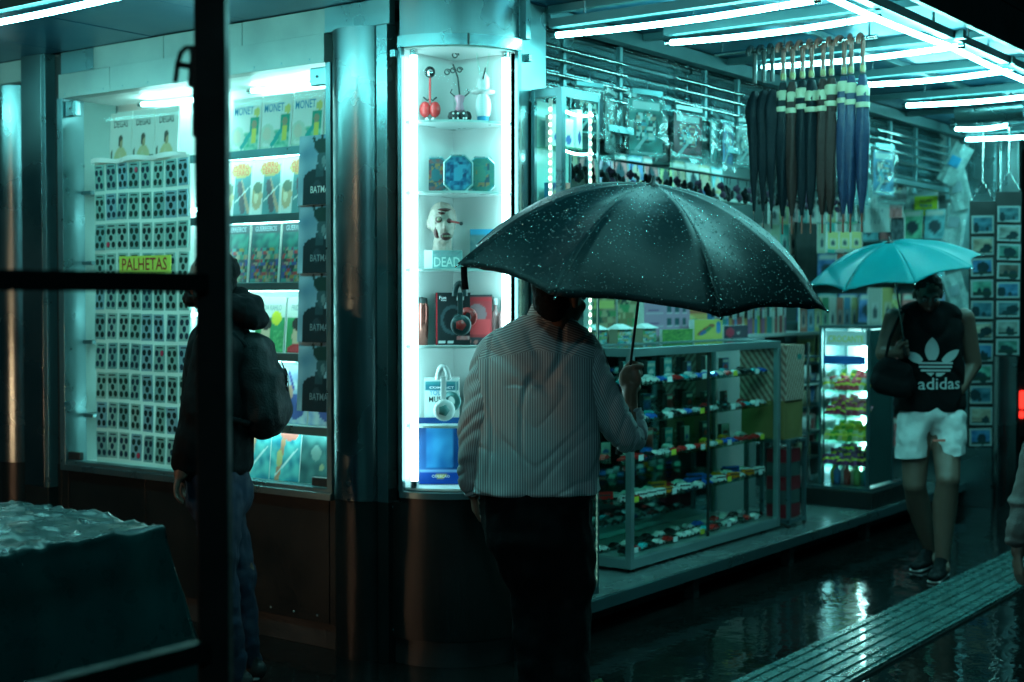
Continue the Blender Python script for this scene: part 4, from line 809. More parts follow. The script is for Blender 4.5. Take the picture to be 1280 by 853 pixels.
cb(862, 884, .30, lambda w, h: art('print', w, h, [('r', 0, 0, 1, 1, (.75, .45, .15)), ('r', 0, .55, 1, .62, (.6, .15, .08)), ('r', .3, .7, .45, .85, (.03, .15, .12)), ('r', .6, .7, .75, .85, (.03, .15, .12)), ('l', 0, .5, 1, .2, .05, (.8, .7, .3)), ('e', .3, .4, .15, .06, (.05, .35, .1))], 18, 26), 'orange house picture box right of the pink house', Y=4.52)
cb(868, 903, .13, lambda w, h: art('print', w, h, [('r', 0, 0, 1, 1, (.75, .68, .15)), ('l', .2, .3, .62, .7, .1, (.5, .12, .06)), ('l', .25, .3, .35, .4, .08, (.03, .15, .4)), ('l', .45, .45, .55, .6, .06, (.05, .3, .1)), ('e', .85, .6, .1, .32, (.02, .25, .6))], 24, 16), 'bright yellow box with a slanting picture strip on the rear counter', Y=4.40, dep=.04)
cb(740, 770, .30, lambda w, h: art('print', w, h, [('s', 0, 0, 1, 1, 6, [(.3, .2, .12), (.1, .3, .12), (.5, .42, .25), (.05, .12, .08), (.45, .3, .2)]), ('r', .1, .7, .9, .85, (.7, .65, .2))], 18, 24, 4), 'brown and green picture box at the left of the rear counter', (), Y=4.55)
cb(772, 798, .30, lambda w, h: art('print', w, h, [('s', 0, 0, 1, 1, 5, [(.3, .25, .12), (.1, .35, .15), (.6, .5, .3), (.02, .05, .05)])], 18, 24, 9), 'mottled green picture box left of the pink house', Y=4.55)
for i, (p0, p1) in enumerate(((735, 764), (766, 796), (798, 826))):
    t = thing('paper_market_stall', 'white roofed paper market stall model on the rear counter, %s of three' % ORD[i], 'paper model', (at((p0+p1)/2, 400, Y=4.41).x, 4.41, 1.361), 0, 'paper market stalls')
    w_ = .155; MB().add([(-w_*.52, -.02, .085), (w_*.52, -.02, .085), (w_*.30, .04, .115), (-w_*.30, .04, .115), (-w_*.52, .08, .085), (w_*.52, .08, .085)], [(0, 1, 2, 3), (3, 2, 5, 4), (0, 3, 4), (1, 5, 2)]).build('roof', M['white'], t)
    link('front_print', art('print', w_, .085, [('s', 0, 0, 1, 1, 6, [(.1, .5, .55), (.6, .7, .7), (.05, .15, .3), (.15, .4, .15), (.6, .4, .2)])], 16, 12, i), t); MB().box(-w_/2, w_/2, .001, .06, 0, .084).build('body', M['cream'], t)
cb(828, 866, .075, lambda w, h: art('print', w, h, [('n', 0, 0, 1, 1, 12, (.03, .2, .06), (.25, .5, .12))], 18, 8, 2), 'low green hedge picture strip before the pink house', Y=4.39, dep=.02)
cb(905, 935, .085, lambda w, h: art('print', w, h, [('r', 0, 0, 1, 1, (.01, .03, .06)), ('e', .25, .45, .16, .36, (.6, .03, .08))], 18, 10), 'dark box with a red spot and white letters', (('zap!', .05, .03, .02, M['winkk'], .03),), Y=4.42)
# book spines on the wall shelf behind
i = 0; x = at(889, 400, Y=4.83).x; xe = at(1040, 400, Y=4.83).x
while x < min(xe, 10.85):
    w_ = random.uniform(.028, .055); h_ = random.uniform(.20, .25); c = random.choice([(.4, .15, .3), (.05, .3, .3), (.35, .6, .15), (.5, .1, .1), (.1, .3, .6), (.65, .6, .5), (.5, .3, .5), (.6, .3, .1)])
    b = MB().box(0, w_-.003, 0, .15, 0, h_).box(.004, w_-.007, -.0008, 0, h_*.55, h_*.85, 1)
    tag(b.build('book', [mat('spine_%02d' % (int(c[0]*90)), c, .4), M['white'] if i % 3 else M['blackink']], None, (x, 4.83, 1.361)), 'upright book spine on the shelf above the striped box, %s from the left' % ORD[i], 'book', 'book spines on the wall shelf'); x += w_+.001; i += 1
    if i > 28: break
# striped gift box, gold box and little stand
t = thing('small_glass_stand', 'small metal framed stand right of the glass counter under the gold box', 'stand', (0, 0, 0))
sx0, sx1, sy0, sy1 = 8.12, 8.37, 3.80, 4.12
for x in (sx0, sx1-.025):
    for y in (sy0, sy1-.025): MB().box(x, x+.025, y, y+.025, .205, .715).build('post', M['frame'], t, bev=.002); MB().ell((x+.012, y+.012, .194), .014).build('caster', M['rubber'], t)
for z in (.21, .715): MB().box(sx0, sx1, sy0-.001, sy1, z, z+.025).build('rail_frame', M['frame'], t, bev=.002)
MB().box(sx0+.026, sx1-.026, sy0+.008, sy0+.012, .236, .714).build('pane', M['glass'], t)
for i in range(5): tag(MB().box(0, .18, 0, .15, 0, .085).build('game_case', mat('red_case_%d' % (i % 2), ((.25, .02, .03), (.07, .10, .10))[i % 2], .3), None, (sx0+.035+random.uniform(0, .01), sy0+.03, .2365+i*.088), 0), '%s case stacked in the small stand, %s from the bottom' % (('red', 'grey')[i % 2], ORD[i]), 'case', 'cases in the small stand')
def dia(w_, h_): return art('print', w_, h_, [('r', 0, 0, 1, 1, (.32, .17, .13))]+[('l', k*.13-.8, 0, k*.13+.0, 1.0, .024, (.70, .55, .45)) for k in range(16)]+[('e', .72, .78, .14, .06, (.02, .22, .2))], 50, 50)
printed('gift_box', 'brown gift box with pale diagonal stripes on top of the gold box', 'box', (8.235, 3.82, .985), 0, .27, .32, .35, dia(.27, .35), (), None, 0, M['kraft'])
sd = art('print', .32, .35, [('r', 0, 0, 1, 1, (.32, .17, .13))]+[('l', k*.13-.8, 1, k*.13+.0, 0, .024, (.70, .55, .45)) for k in range(16)], 50, 50)
gb = [o for o in COL.objects if o.name.startswith('gift_box')][-1]; q = link('side_print', sd, gb, (-.136, .16, 0), -pi/2)
tag(MB().box(-.135, .135, 0, .3, 0, .243).build('gold_box', M['gold'], None, (8.235, 3.83, .741), bev=.003), 'plain gold coloured box under the striped gift box', 'box')
# shelves to the right of the counter, snack cabinet
SX, SY0, SY1, SZ0, SZ1 = 9.25, 3.74, 4.10, .18, 1.42
for si, z in enumerate((.45, .78, 1.11, 1.44, 1.77, 2.1)):
    kb('wall_shelf', 10.80, 10.99, 3.75, 5.1, z-.02, z, 'frame')
    for i in range(7):
        c = random.choice([(.5, .1, .1), (.1, .35, .4), (.6, .55, .2), (.05, .15, .35), (.6, .6, .55), (.02, .05, .06), (.1, .4, .25)]); 
        printed('magazine', 'magazine on the end wall behind the walking man, %s from right, %s shelf up' % (ORD[i], ORD[si]), 'magazine', (10.84, 3.86+i*.18, z+.001), FX, .16, .01, .23, art('print', .16, .23, [('n', 0, 0, 1, 1, 4, c, tuple(min(.85, q*1.8+.12) for q in c)), ('r', .06, .78, .94, .94, (.7, .7, .65)), ('e', .5, .4, .3, .25, (.05, .08, .1))], 8, 12, i+si*7), (), 'magazines on the end wall', .1)
t = thing('snack_cabinet', 'lit white snack cabinet with sloping trays on a black plinth', 'snack cabinet', (0, 0, 0))
MB().box(SX-.08, SX+.62, SY0-.06, 4.4, SZ0+.001, .30).build('plinth', M['black'], t, bev=.004); MB().box(SX-.05, SX+.6, SY0-.03, 4.38, .301, .318).build('plinth_top', M['frame'], t)
MB().box(SX+.45, SX+.47, SY0+.02, SY1, .32, SZ1).build('back', M['white'], t); MB().box(SX+.08, SX+.46, SY1, SY1+.015, .32, SZ1).build('side', M['frame'], t); MB().box(SX+.0, SX+.46, SY0, SY1+.015, SZ1, SZ1+.02).build('top', M['frame'], t)
for y in (SY0, SY1-.01): 
    for x in (SX, SX+.44): MB().box(x, x+.022, y, y+.022, .319, SZ1-.001).build('post', M['frame'], t, bev=.002)
MB().box(SX+.02, SX+.44, SY0+.004, SY0+.009, .33, SZ1-.01).build('side_panel', mat('added_dark_side', (.02, .06, .06), .2), t)  # opaque dark sheet added in place of dim glass, hides the lit tube
hd = MB().box(-.012, .0, SY0+.03, SY1-.03, 1.30, 1.40).build('header_sign', M['whitep'], t, (SX+.03, 0, 0)); l_ = link('lettering', text_mesh('CROCANTE', .26, .045, M['yellow']), t, (SX+.016, (SY0+SY1)/2, 1.325), FX)
MB().box(SX+.0, SX+.012, SY0+.03, SY1-.02, 1.17, 1.23).build('blue_band', mat('blue_strip', (.02, .15, .5), .3), t)
inner((SX+.41, SY0+.20, .36), (SX+.41, SY0+.20, 1.38), 'upright lit tube at the back of the snack cabinet', m='tube2', r=.022)
inner((SX+.2, SY0+.06, 1.37), (SX+.2, SY1-.06, 1.37), 'lit tube at the top of the snack cabinet', r=.012)
tz = [1.01, .835, .655, .485]; pal = [((.55, .05, .06), (.6, .6, .5), (.1, .3, .05)), ((.45, .05, .1), (.5, .15, .2), (.3, .02, .05)), ((.5, .5, .05), (.65, .6, .3), (.1, .35, .05)), ((.1, .02, .08), (.2, .05, .15), (.05, .02, .05))]
pnm = ['red and green', 'dark red', 'yellow green', 'purple']
def packet(w_, h_, m):
    b = MB(); n = 5; vs = []
    for j in range(n+1):
        for i in range(n+1):
            u, v = i/n, j/n; vs.append(((u-.5)*w_, -.014*math.sin(pi*u)*math.sin(pi*v)*(1+.3*math.sin(9*u+5*v)), v*h_))
    for j in range(n+1):
        for i in range(n+1): u, v = i/n, j/n; vs.append(((u-.5)*w_, .008*math.sin(pi*u)*math.sin(pi*v)+.001, v*h_))
    o_ = (n+1)**2; f = [(j*(n+1)+i, j*(n+1)+i+1, (j+1)*(n+1)+i+1, (j+1)*(n+1)+i) for j in range(n) for i in range(n)]
    b.add(vs, f+[tuple(o_+k for k in reversed(q)) for q in f], 0, True)
    for q in (10, 11, 12, 13, 14): b.m[q] = 1
    return b.mesh('packet', [m, M['whitep'] if w_*h_ > .0055 else M['yellow']])
for si, z in enumerate(tz):
    tr_ = MB().add([(SX-.02, SY0+.02, z-.03), (SX-.02, SY1-.02, z-.03), (SX+.42, SY1-.02, z+.06), (SX+.42, SY0+.02, z+.06), (SX-.02, SY0+.02, z-.036), (SX-.02, SY1-.02, z-.036), (SX+.42, SY1-.02, z+.054), (SX+.42, SY0+.02, z+.054)], [(0, 3, 2, 1), (4, 5, 6, 7), (0, 1, 5, 4), (2, 3, 7, 6), (1, 2, 6, 5), (3, 0, 4, 7)]).build('tray', M['greenglass'], t)
    MB().box(SX-.03, SX-.022, SY0+.02, SY1-.02, z-.045, z-.012).build('price_rail', M['acrylic'], t)
    for row in range(3):
        for i in range(9):
            c = random.choice(pal[si]); me = packet(.055, random.uniform(.06, .10), mat('foil_%d_%d' % (si, pal[si].index(c)), c, .25, .1, .3, 30))
            o = link('snack_packet', me, None, (SX+.02+row*.12, SY0+.04+i*.0345, z-.02+row*.025), FX); o.rotation_euler = (-.5, random.uniform(-.3, .3), FX+random.uniform(-.4, .4))
            tag(o, '%s snack packet, %s from left, row %s, %s tray of snack cabinet' % (pnm[si], ORD[8-i], ('one', 'two', 'three')[row], ORD[si]), 'snack packet', 'snack packets in the lit cabinet')
for i in range(8):
    c = [(.1, .4, .6), (.1, .5, .4), (.3, .6, .2), (.7, .7, .5), (.6, .1, .08), (.8, .8, .8), (.1, .3, .6), (.5, .5, .1)][i]
    tag(MB().lathe([(0, 0), (.024, 0), (.026, .09), (.012, .115), (.012, .14), (0, .14)], n=12).build('bottle', mat('bottle_%d' % i, c, .2), None, (SX+.10+.03*(i % 2), SY0+.05+i*.037, .319)), 'small coloured bottle on the snack cabinet floor, %s from right' % ORD[i], 'bottle', 'bottles on the cabinet floor')
# wire spool rack to the left of the cabinet
t = thing('wire_rack', 'narrow metal rack with round tins left of the snack cabinet', 'rack', (0, 0, 0))
RX, RY0, RY1 = 9.22, 4.18, 4.46
for y in (RY0, RY1): MB().tube([(RX, y, .18), (RX, y, 1.32)], .012, 8).build('upright', M['chrome'], t)
for z in (.32, .5, .68, .86, 1.04, 1.22): MB().box(RX, RX+.25, RY0, RY1, z-.012, z).build('shelf', M['frame'], t)
for i, z in enumerate((.32, .5, .68, .86, 1.04)):
    for j in (0, 1): tag(MB().lathe([(0, 0), (.055, 0), (.058, .05), (.055, .11), (0, .115)], n=14).build('round_tin', M['cream'] if (i+j) % 2 else M['whitep'], None, (RX+.09, RY0+.08+j*.13, z)), 'round pale tin on the wire rack, %s level, %s one' % (ORD[i], ('right', 'left')[j]), 'tin', 'round tins on the wire rack')

# stock on the back wall and end wall
cols_ = [(.5, .1, .1), (.1, .35, .4), (.6, .55, .2), (.05, .15, .35), (.6, .6, .55), (.1, .4, .25), (.55, .3, .4), (.35, .25, .15)]
arts_ = [art('print', .17, .23, [('n', 0, 0, 1, 1, 4, c, tuple(min(.85, q*1.8+.12) for q in c)), ('r', .06, .78, .94, .94, (.8, .8, .75)), ('e', .5, .4, .3, .28, (.6, .45, .35) if k % 2 else (.04, .08, .1)), ('s', .1, .05, .9, .25, 5, cols_)], 14, 18, k) for k, c in enumerate(cols_)]
wn = ['highest', 'second', 'third', 'low']
for si, (z, x0, x1) in enumerate(((2.36, 5.6, 9.4), (2.02, 5.6, 9.4), (1.70, 5.6, 9.7), (.95, 8.5, 10.8), (.55, 8.5, 10.8))):
    n = int((x1-x0)/.195)
    for i in range(n):
        printed('magazine', 'printed magazine on the %s wall shelf behind the counter, %s from left' % ((wn+['lowest'])[si], ORD[i]), 'magazine', (x0+i*.195+.1, 4.86+random.uniform(0, .02), z+.001), 0, .17, .008, .23, random.choice(arts_), (), 'magazines on the wall shelves', .12)
tag(MB().box(6.2, 8.3, 4.40, 4.42, 2.22, 2.30).build('shelf_banner', mat('pinkish_banner', (.75, .55, .50), .5, 0, .1, 5), None), 'long pale pink banner over the counter behind the hanging bags', 'banner')
for i in range(3): link('spot', MB().box(0, .05, -.002, 0, 0, .045).mesh('spot', M['redink']), [o for o in COL.objects if o.name == 'shelf_banner'][0], (7.0+i*.2, 4.398, 2.24))
# hanging bagged toys at the shop opening
def bag(px0, px1, y0, y1, Y, label, col, content=None, group='bagged toys hanging over the counter', hook=True, skew=0):
    a_ = at(px0, y0, Y=Y); b_ = at(px1, y1, Y=Y); w_ = b_.x-a_.x; h_ = a_.z-b_.z; t = thing('bagged_toy', label, 'bagged toy', ((a_.x+b_.x)/2, Y+random.uniform(-.04, .04), b_.z), random.uniform(-.35, .35), group)
    n, m_ = 12, 16; sd = random.random()*50; b = MB()
    for side in (-1, 1):
        vs = []
        for j in range(m_+1):
            for i in range(n+1):
                u, v = i/n, j/m_; pz = V((u*3.2+sd, v*3.6, side*4.1)); bul = math.sin(pi*u)**.6*math.sin(pi*min(1, (1-v)*1.15+.02))**.5 if v < .98 else 0
                x = (u-.5)*w_*(1-.22*v*v)+skew*v+.012*noise.noise(pz*1.7); y = side*(.006+.05*bul*(.6+.8*noise.noise(pz)))+.02*noise.noise(pz*2.3)*bul
                vs.append((x, y, v*h_+.008*noise.noise(pz*2)*(1-v)))
        f = [(j*(n+1)+i, j*(n+1)+i+1, (j+1)*(n+1)+i+1, (j+1)*(n+1)+i) for j in range(m_) for i in range(n)]
        b.add(vs, f if side < 0 else [tuple(reversed(q)) for q in f], 0, True)
    b.build('plastic_bag', M['bag'], t)
    MB().box(-w_*.36+skew, w_*.36+skew, -.004, .004, h_*.93, h_*1.0).build('header_card', M['whitep'] if col[0] > .1 else M['frame'], t)
    c = MB(); k = 7; random.seed(int(px0*7)); 
    for q in range(k): c.ell((random.uniform(-.22, .22)*w_+skew*.5, random.uniform(-.012, .012), h_*random.uniform(.2, .7)), w_*random.uniform(.16, .26), .02, h_*random.uniform(.1, .18), 8)
    pass
    am = art('print', w_*.80, h_*.80, [('n', 0, 0, 1, 1, 3.5, tuple(q*.25 for q in col), tuple(min(.5, q*1.1+.02) for q in col)), ('r', .1, .84, .9, .96, (.55, .6, .6)), ('e', .5, .52, .38, .28, tuple(q*.2 for q in col)), ('s', .2, .28, .8, .76, 13, [col, (.6, .65, .65), (.01, .04, .05), (.06, .30, .38), tuple(q*.3 for q in col), (.5, .28, .2), (.5, .5, .45)]), ('l', .2, .1, .5, .35, .04, (.35, .45, .45)), ('r', .05, .04, .95, .09, (.35, .42, .42))], 36, 44, int(px0)); link('card', am, t, (skew*.5, .008, h_*.06))
    if hook: MB().tube([(skew, 0, h_*.98), (skew, 0, h_+.04), (skew, .02, h_+.06)], .003, 6).build('hook', M['chrome'], t)
YB = Bf-.01
bag(768, 796, 112, 190, YB+.16, 'white headed bag behind two bigger ones', (.45, .5, .5)); bag(852, 888, 134, 200, YB+.18, 'bag with an orange toy tucked behind the maroon one', (.5, .22, .08)); bag(716, 748, 100, 176, YB, 'small clear bag with dark frame behind the tall vitrine', (.02, .06, .08)); bag(722, 768, 108, 206, YB+.12, 'clear bag with a white card right of the tall vitrine', (.3, .45, .45))
bag(752, 792, 108, 196, YB, 'clear bag with pale pieces, second big one from the vitrine', (.35, .42, .40)); bag(790, 828, 108, 204, YB, 'clear bag with a green and flesh coloured toy', (.08, .30, .28))
bag(822, 840, 128, 214, YB+.1, 'narrow dark bag between the green toy and the maroon one', (.015, .02, .03)); bag(838, 875, 130, 206, YB, 'bag with a maroon toy', (.28, .08, .10))
bag(872, 905, 138, 212, YB, 'bag with a turquoise toy right of the maroon one', (.04, .42, .42)); bag(902, 930, 142, 216, YB, 'bag with a blue toy beside the black umbrellas', (.04, .20, .50)); bag(925, 950, 146, 212, YB, 'pale bag partly behind the black umbrellas', (.4, .5, .5))
bag(1072, 1092, 176, 262, YB, 'clear bag right of the blue umbrellas', (.15, .35, .4)); bag(1090, 1112, 178, 250, YB, 'bluish clear bag, second right of the blue umbrellas', (.05, .25, .45)); bag(1108, 1132, 190, 262, YB+.3, 'bag with pinkish content near the end wall', (.55, .4, .42))
rb_ = random.Random(3)
for i, px in enumerate(range(722, 946, 17)):
    c_ = rb_.choice([(.25, .3, .3), (.02, .05, .06), (.05, .2, .3), (.3, .06, .08), (.04, .28, .25), (.35, .3, .12)]); bag(px-11, px+13, 112+(px-722)*.17, 192+(px-722)*.1, YB+.26+.02*(i % 3), '%s bagged toy from the left in the back row over the counter' % ORD[i].capitalize(), c_, group='back row of bagged toys')
# fringe of dark key rings under the bags
random.seed(5)
bar = MB().tube([(5.6, Bf+.3, 2.36), (9.3, Bf+.3, 2.36)], .008, 8).build('hanging_rail', M['darkm'], K)
kr = []
for k in range(4):
    b = MB(); b.tube([(0, 0, 0), (0, 0, -.04)], .002, 5)
    for q in range(5): b.ell((random.uniform(-.018, .018), random.uniform(-.01, .01), -.06-random.uniform(0, .06)), random.uniform(.012, .022), .012, random.uniform(.014, .03), 7)
    kr.append(b.mesh('key_ring', [M['blackc'], M['blackink'], mat('dim_purple', (.08, .03, .07), .6), M['darkm']][k]))
for i in range(60):
    tag(link('key_ring', kr[i % 4], None, (5.65+i*.061, Bf+.3+random.uniform(-.03, .03), 2.357), random.uniform(0, 3)), 'dark fluffy key ring under the bagged toys, %s from the left' % nth(i), 'key ring', 'dark key rings under the bags')
# blister cards and small goods hanging right of centre
def small_cards(px0, px1, y0, n, Y, z_h, cl, lab, grp):
    for i in range(n):
        q = at(px0+(px1-px0)*(i+.5)/n, y0, Y=Y); w_ = (at(px1, 300, Y=Y).x-at(px0, 300, Y=Y).x)/n*.86; c = cl[i % len(cl)]
        am = art('print', w_, z_h, [('r', 0, 0, 1, 1, c), ('r', .15, .1, .85, .6, tuple(min(1, k*.5+.35) for k in c)), ('e', .5, .35, .22, .18, (.05, .08, .1))], 8, 12, i)
        printed('blister_card', lab % ORD[i], 'blister card', (q.x, Y, q.z-z_h), 0, w_, .015, z_h, am, (), grp)
small_cards(962, 1082, 248, 10, 4.3, .18, [(.7, .7, .65), (.6, .6, .3), (.65, .35, .35), (.1, .4, .4), (.75, .75, .7)], 'hanging card below the umbrellas, upper row, %s from the left', 'upper cards below the umbrellas')
small_cards(940, 1080, 280, 12, 4.35, .22, [(.45, .6, .5), (.7, .65, .6), (.5, .55, .4), (.1, .5, .45), (.72, .55, .5)], 'hanging card below the umbrellas, lower row, %s from the left', 'lower cards below the umbrellas')
small_cards(1034, 1078, 290, 3, 4.0, .12, [(.7, .6, .25)], 'yellow square framed card below the blue umbrellas, %s from the left', 'yellow cards'); small_cards(1046, 1082, 318, 4, 4.1, .22, [(.6, .15, .12), (.7, .35, .25), (.75, .7, .65)], 'red toned card behind the turquoise umbrella, %s from the left', 'red cards')
small_cards(1086, 1150, 360, 4, 4.2, .3, [(.5, .5, .45), (.6, .5, .2), (.08, .3, .5), (.5, .6, .6)], 'printed card on the end shelves behind the walking man, %s from the left', 'cards on the end shelves')
tag(MB().box(0, .34, 0, .02, 0, .42).build('recess_shade_panel', M['black'], None, tuple(at(996, 352, Y=4.28))), 'added black panel for the shade of a recess under the hanging cards', 'shade panel')  # black panel put in for the shade inside a recess
small_cards(1000, 1100, 372, 11, 4.5, .26, [(.6, .2, .15), (.1, .3, .45), (.5, .45, .2), (.1, .35, .2), (.7, .7, .65)], 'thin printed box standing above the snack cabinet, %s from the left', 'boxes above the snack cabinet')
# end wall boards
def board(px0, px1, y0, y1, label, col, texts=(), X=10.93, layers=None, name='notice_board', body=None):
    a_ = at(px0, y0, X=X); b_ = at(px1, y1, X=X); w_ = a_.y-b_.y; h_ = a_.z-b_.z
    return printed(name, label, 'sign', (X, (a_.y+b_.y)/2, b_.z), FX, w_, .02, h_, art('print', w_, h_, layers or [('r', 0, 0, 1, 1, col)], 20, 20), [(s_, w_*f, h_*g_, h_*z_, m_) for s_, f, g_, z_, m_ in texts], None, 0, body)
board(1132, 1171, 190, 292, 'pale board on the end wall behind the yellow sign', (.55, .62, .6), X=10.95, layers=[('r', 0, 0, 1, 1, (.55, .62, .6)), ('r', .2, .3, .9, .55, (.35, .5, .5)), ('r', 0, 0, 1, .1, (.4, .4, .25)), ('r', .5, .12, .75, .3, (.1, .2, .25))])
board(1143, 1172, 246, 269, 'small yellow green sign on the end wall', (.6, .72, .05), (('PACOTES', .5, .16, .66, M['blackink']), ('PREMIUM', .5, .16, .42, M['bink']), ('GRATIS', .4, .14, .2, M['blackink'])), X=10.9)
board(1080, 1112, 225, 290, 'large white notice with faint numbers near the end wall', (.6, .68, .66), (('1 5 9 0', .5, .1, .55, M['greyink']), ('2 7 0 4', .5, .1, .35, M['greyink']), ('3 6 8 1', .5, .1, .15, M['greyink'])), X=10.6)
for i, (px, y0, y1, c) in enumerate(((1114, 205, 235, (.6, .4, .42)), (1124, 210, 240, (.55, .6, .6)), (1120, 240, 272, (.45, .12, .12)), (1122, 268, 300, (.02, .04, .05)))):
    board(px-8, px+8, y0, y1, ['pink', 'pale', 'red', 'black'][i]+' covered magazine hanging beside the end wall board', c, X=10.5+.03*i, name='hanging_magazine', layers=[('n', 0, 0, 1, 1, 4, c, tuple(min(.8, q*1.5+.1) for q in c))])
# newspapers in plastic by the end pillar
for i, (px0, px1, y0, y1, an) in enumerate(((1176, 1212, 180, 232, .5), (1182, 1216, 212, 262, -.25), (1182, 1206, 255, 308, .15), (1180, 1212, 345, 388, -.3))):
    c = at((px0+px1)/2, (y0+y1)/2, X=10.6+.04*i); t = thing('bagged_newspaper', 'folded newspaper in a clear sleeve by the end pillar, %s from the top' % ORD[i], 'newspaper', tuple(c), FX, 'bagged newspapers by the end pillar')
    w_ = .17; h_ = .34; n = 8; vs = [((u/n-.5)*w_, .03*noise.noise(V((u*.5, v*.5, i*3.))), (v/n-.5)*h_) for v in range(n+1) for u in range(n+1)]
    f = [(j*(n+1)+k, j*(n+1)+k+1, (j+1)*(n+1)+k+1, (j+1)*(n+1)+k) for j in range(n) for k in range(n)]
    MB().add([(x, y-.012, z) for x, y, z in vs], f, 0, True).build('plastic_sleeve', M['bag'], t)
    MB().add([(x*.9, y+.003, z*.92) for x, y, z in vs], f, 0, True).build('newspaper', mat('newsprint', (.35, .42, .42), .8, 0, .5, 30), t)
    MB().box(-.05, .03, -.016, -.009, -.02, .06).build('photo', M['bink'] if i == 0 else M['greyink'], t)
    t.rotation_euler = (Matrix.Rotation(FX, 3, 'Z') @ Matrix.Rotation(an, 3, 'Y')).to_euler()
# postcard racks on chains
def rack(px0, px1, y0, y1, n, d, label, cl):
    a_ = at(px0, y0, d=d); b_ = at(px1, y1, d=d); w_ = (b_-a_).dot(RT); h_ = a_.z-b_.z
    c = at((px0+px1)/2, y1, d=d); t = thing('postcard_rack', label, 'postcard rack', tuple(c), rzC)
    MB().box(-w_/2, w_/2, .012, .02, 0, h_).build('rack_board', M['darkm'], t, bev=.002)
    for s_ in (-1, 1): MB().tube([(s_*w_*.45, .016, h_), (0, .016, h_+.14)], .004, 6).build('chain', M['chrome'], t)
    MB().tube([(0, .016, h_+.14), (0, .016, SOF-c.z-.04)], .004, 6).build('chain', M['chrome'], t)
    ph = (h_-.09)/n
    for i in range(n):
        z = h_-.09-(i+1)*ph+.012; c0 = cl[i % len(cl)]; hh_ = ph*.84
        q = printed('postcard', ORD[i].capitalize()+' postcard from the top in the '+('right' if px0 > 1240 else 'left')+' rack at the right edge', 'postcard', (0, 0, 0), 0, w_*.86, .004, hh_, art('print', w_*.86, hh_, [('r', 0, 0, 1, 1, (.32, .42, .42)), ('n', .08, .1, .92, .9, 3, c0, tuple(min(.5, k*2.2+.05) for k in c0)), ('e', .2+.17*((i*3) % 4), .3+.1*(i % 3), .12+.08*(i % 3), .3-.07*(i % 2), (.015, .04, .05)), ('e', .7-.13*(i % 3), .25, .1+.1*(i % 2), .12+.06*(i % 4), (.02, .05, .06)), ('r', .08, .1, .92, .14+.07*(i % 4), (.02, .05, .04))], 20, 14, i*3), ())
        q.matrix_world = Matrix.Translation(c) @ Matrix.Rotation(rzC, 4, 'Z') @ Matrix.Translation((0, 0, z)) @ Matrix.Rotation(random.gauss(0, .022), 4, 'Y'); q['group'] = 'postcards in the hanging racks'
rack(1243, 1276, 240, 446, 8, 9.6, 'tall hanging rack of white bordered postcards at the right edge', [(.02, .08, .10), (.12, .15, .14), (.03, .12, .10), (.06, .05, .04), (.02, .10, .18)])
rack(1210, 1242, 252, 560, 11, 9.9, 'tall hanging rack of darker postcards behind the walking man', [(.02, .10, .14), (.25, .2, .15), (.02, .12, .3), (.05, .2, .15)])
# far red traffic light and glowing red reflection strips at right edge
tl = thing('distant_traffic_light', 'red light glowing at the right edge beyond the postcards', 'traffic light', tuple(at(1278, 500, d=15)), rzC)
MB().box(-.13, .13, .05, .3, -.4, .3).build('housing', M['black'], tl); MB().ell((0, 0, .0), .07, .06, .10).build('lens', emis('red_lamp', (1, .03, .02), 2.2), tl); MB().ell((0, .02, -.16), .04, .04, .04).build('lens', emis('red_lamp', (1, .03, .02), 2.2), tl); MB().tube([(0, .2, -.4), (0, .2, -1.2), (0, .2, -at(1278, 500, d=15).z)], .05, 8).build('pole', M['darkm'], tl)
for i, (px, y, w_) in enumerate(((1228, 440, 12), (1230, 464, 12), (1250, 380, 8), (1218, 568, 14), (1246, 400, 5))):
    q = at(px, y, d=14); tt = thing('red_reflection', 'small glowing red reflection strip beyond the postcard racks, %s' % ['beside the lowest blue card', 'under the first strip', 'between the racks', 'low down behind the walking man', 'tiny one between the racks'][i], 'lamp', tuple(q), rzC, 'red reflections far behind'); ww = w_*14/F/2  # glowing strips stand in for red reflections, no lamps of their own
    MB().box(-ww, ww, 0, .05, -.02, .02).build('lens', emis('red_strip', (1, .04, .05), 1.6), tt, bev=.005)

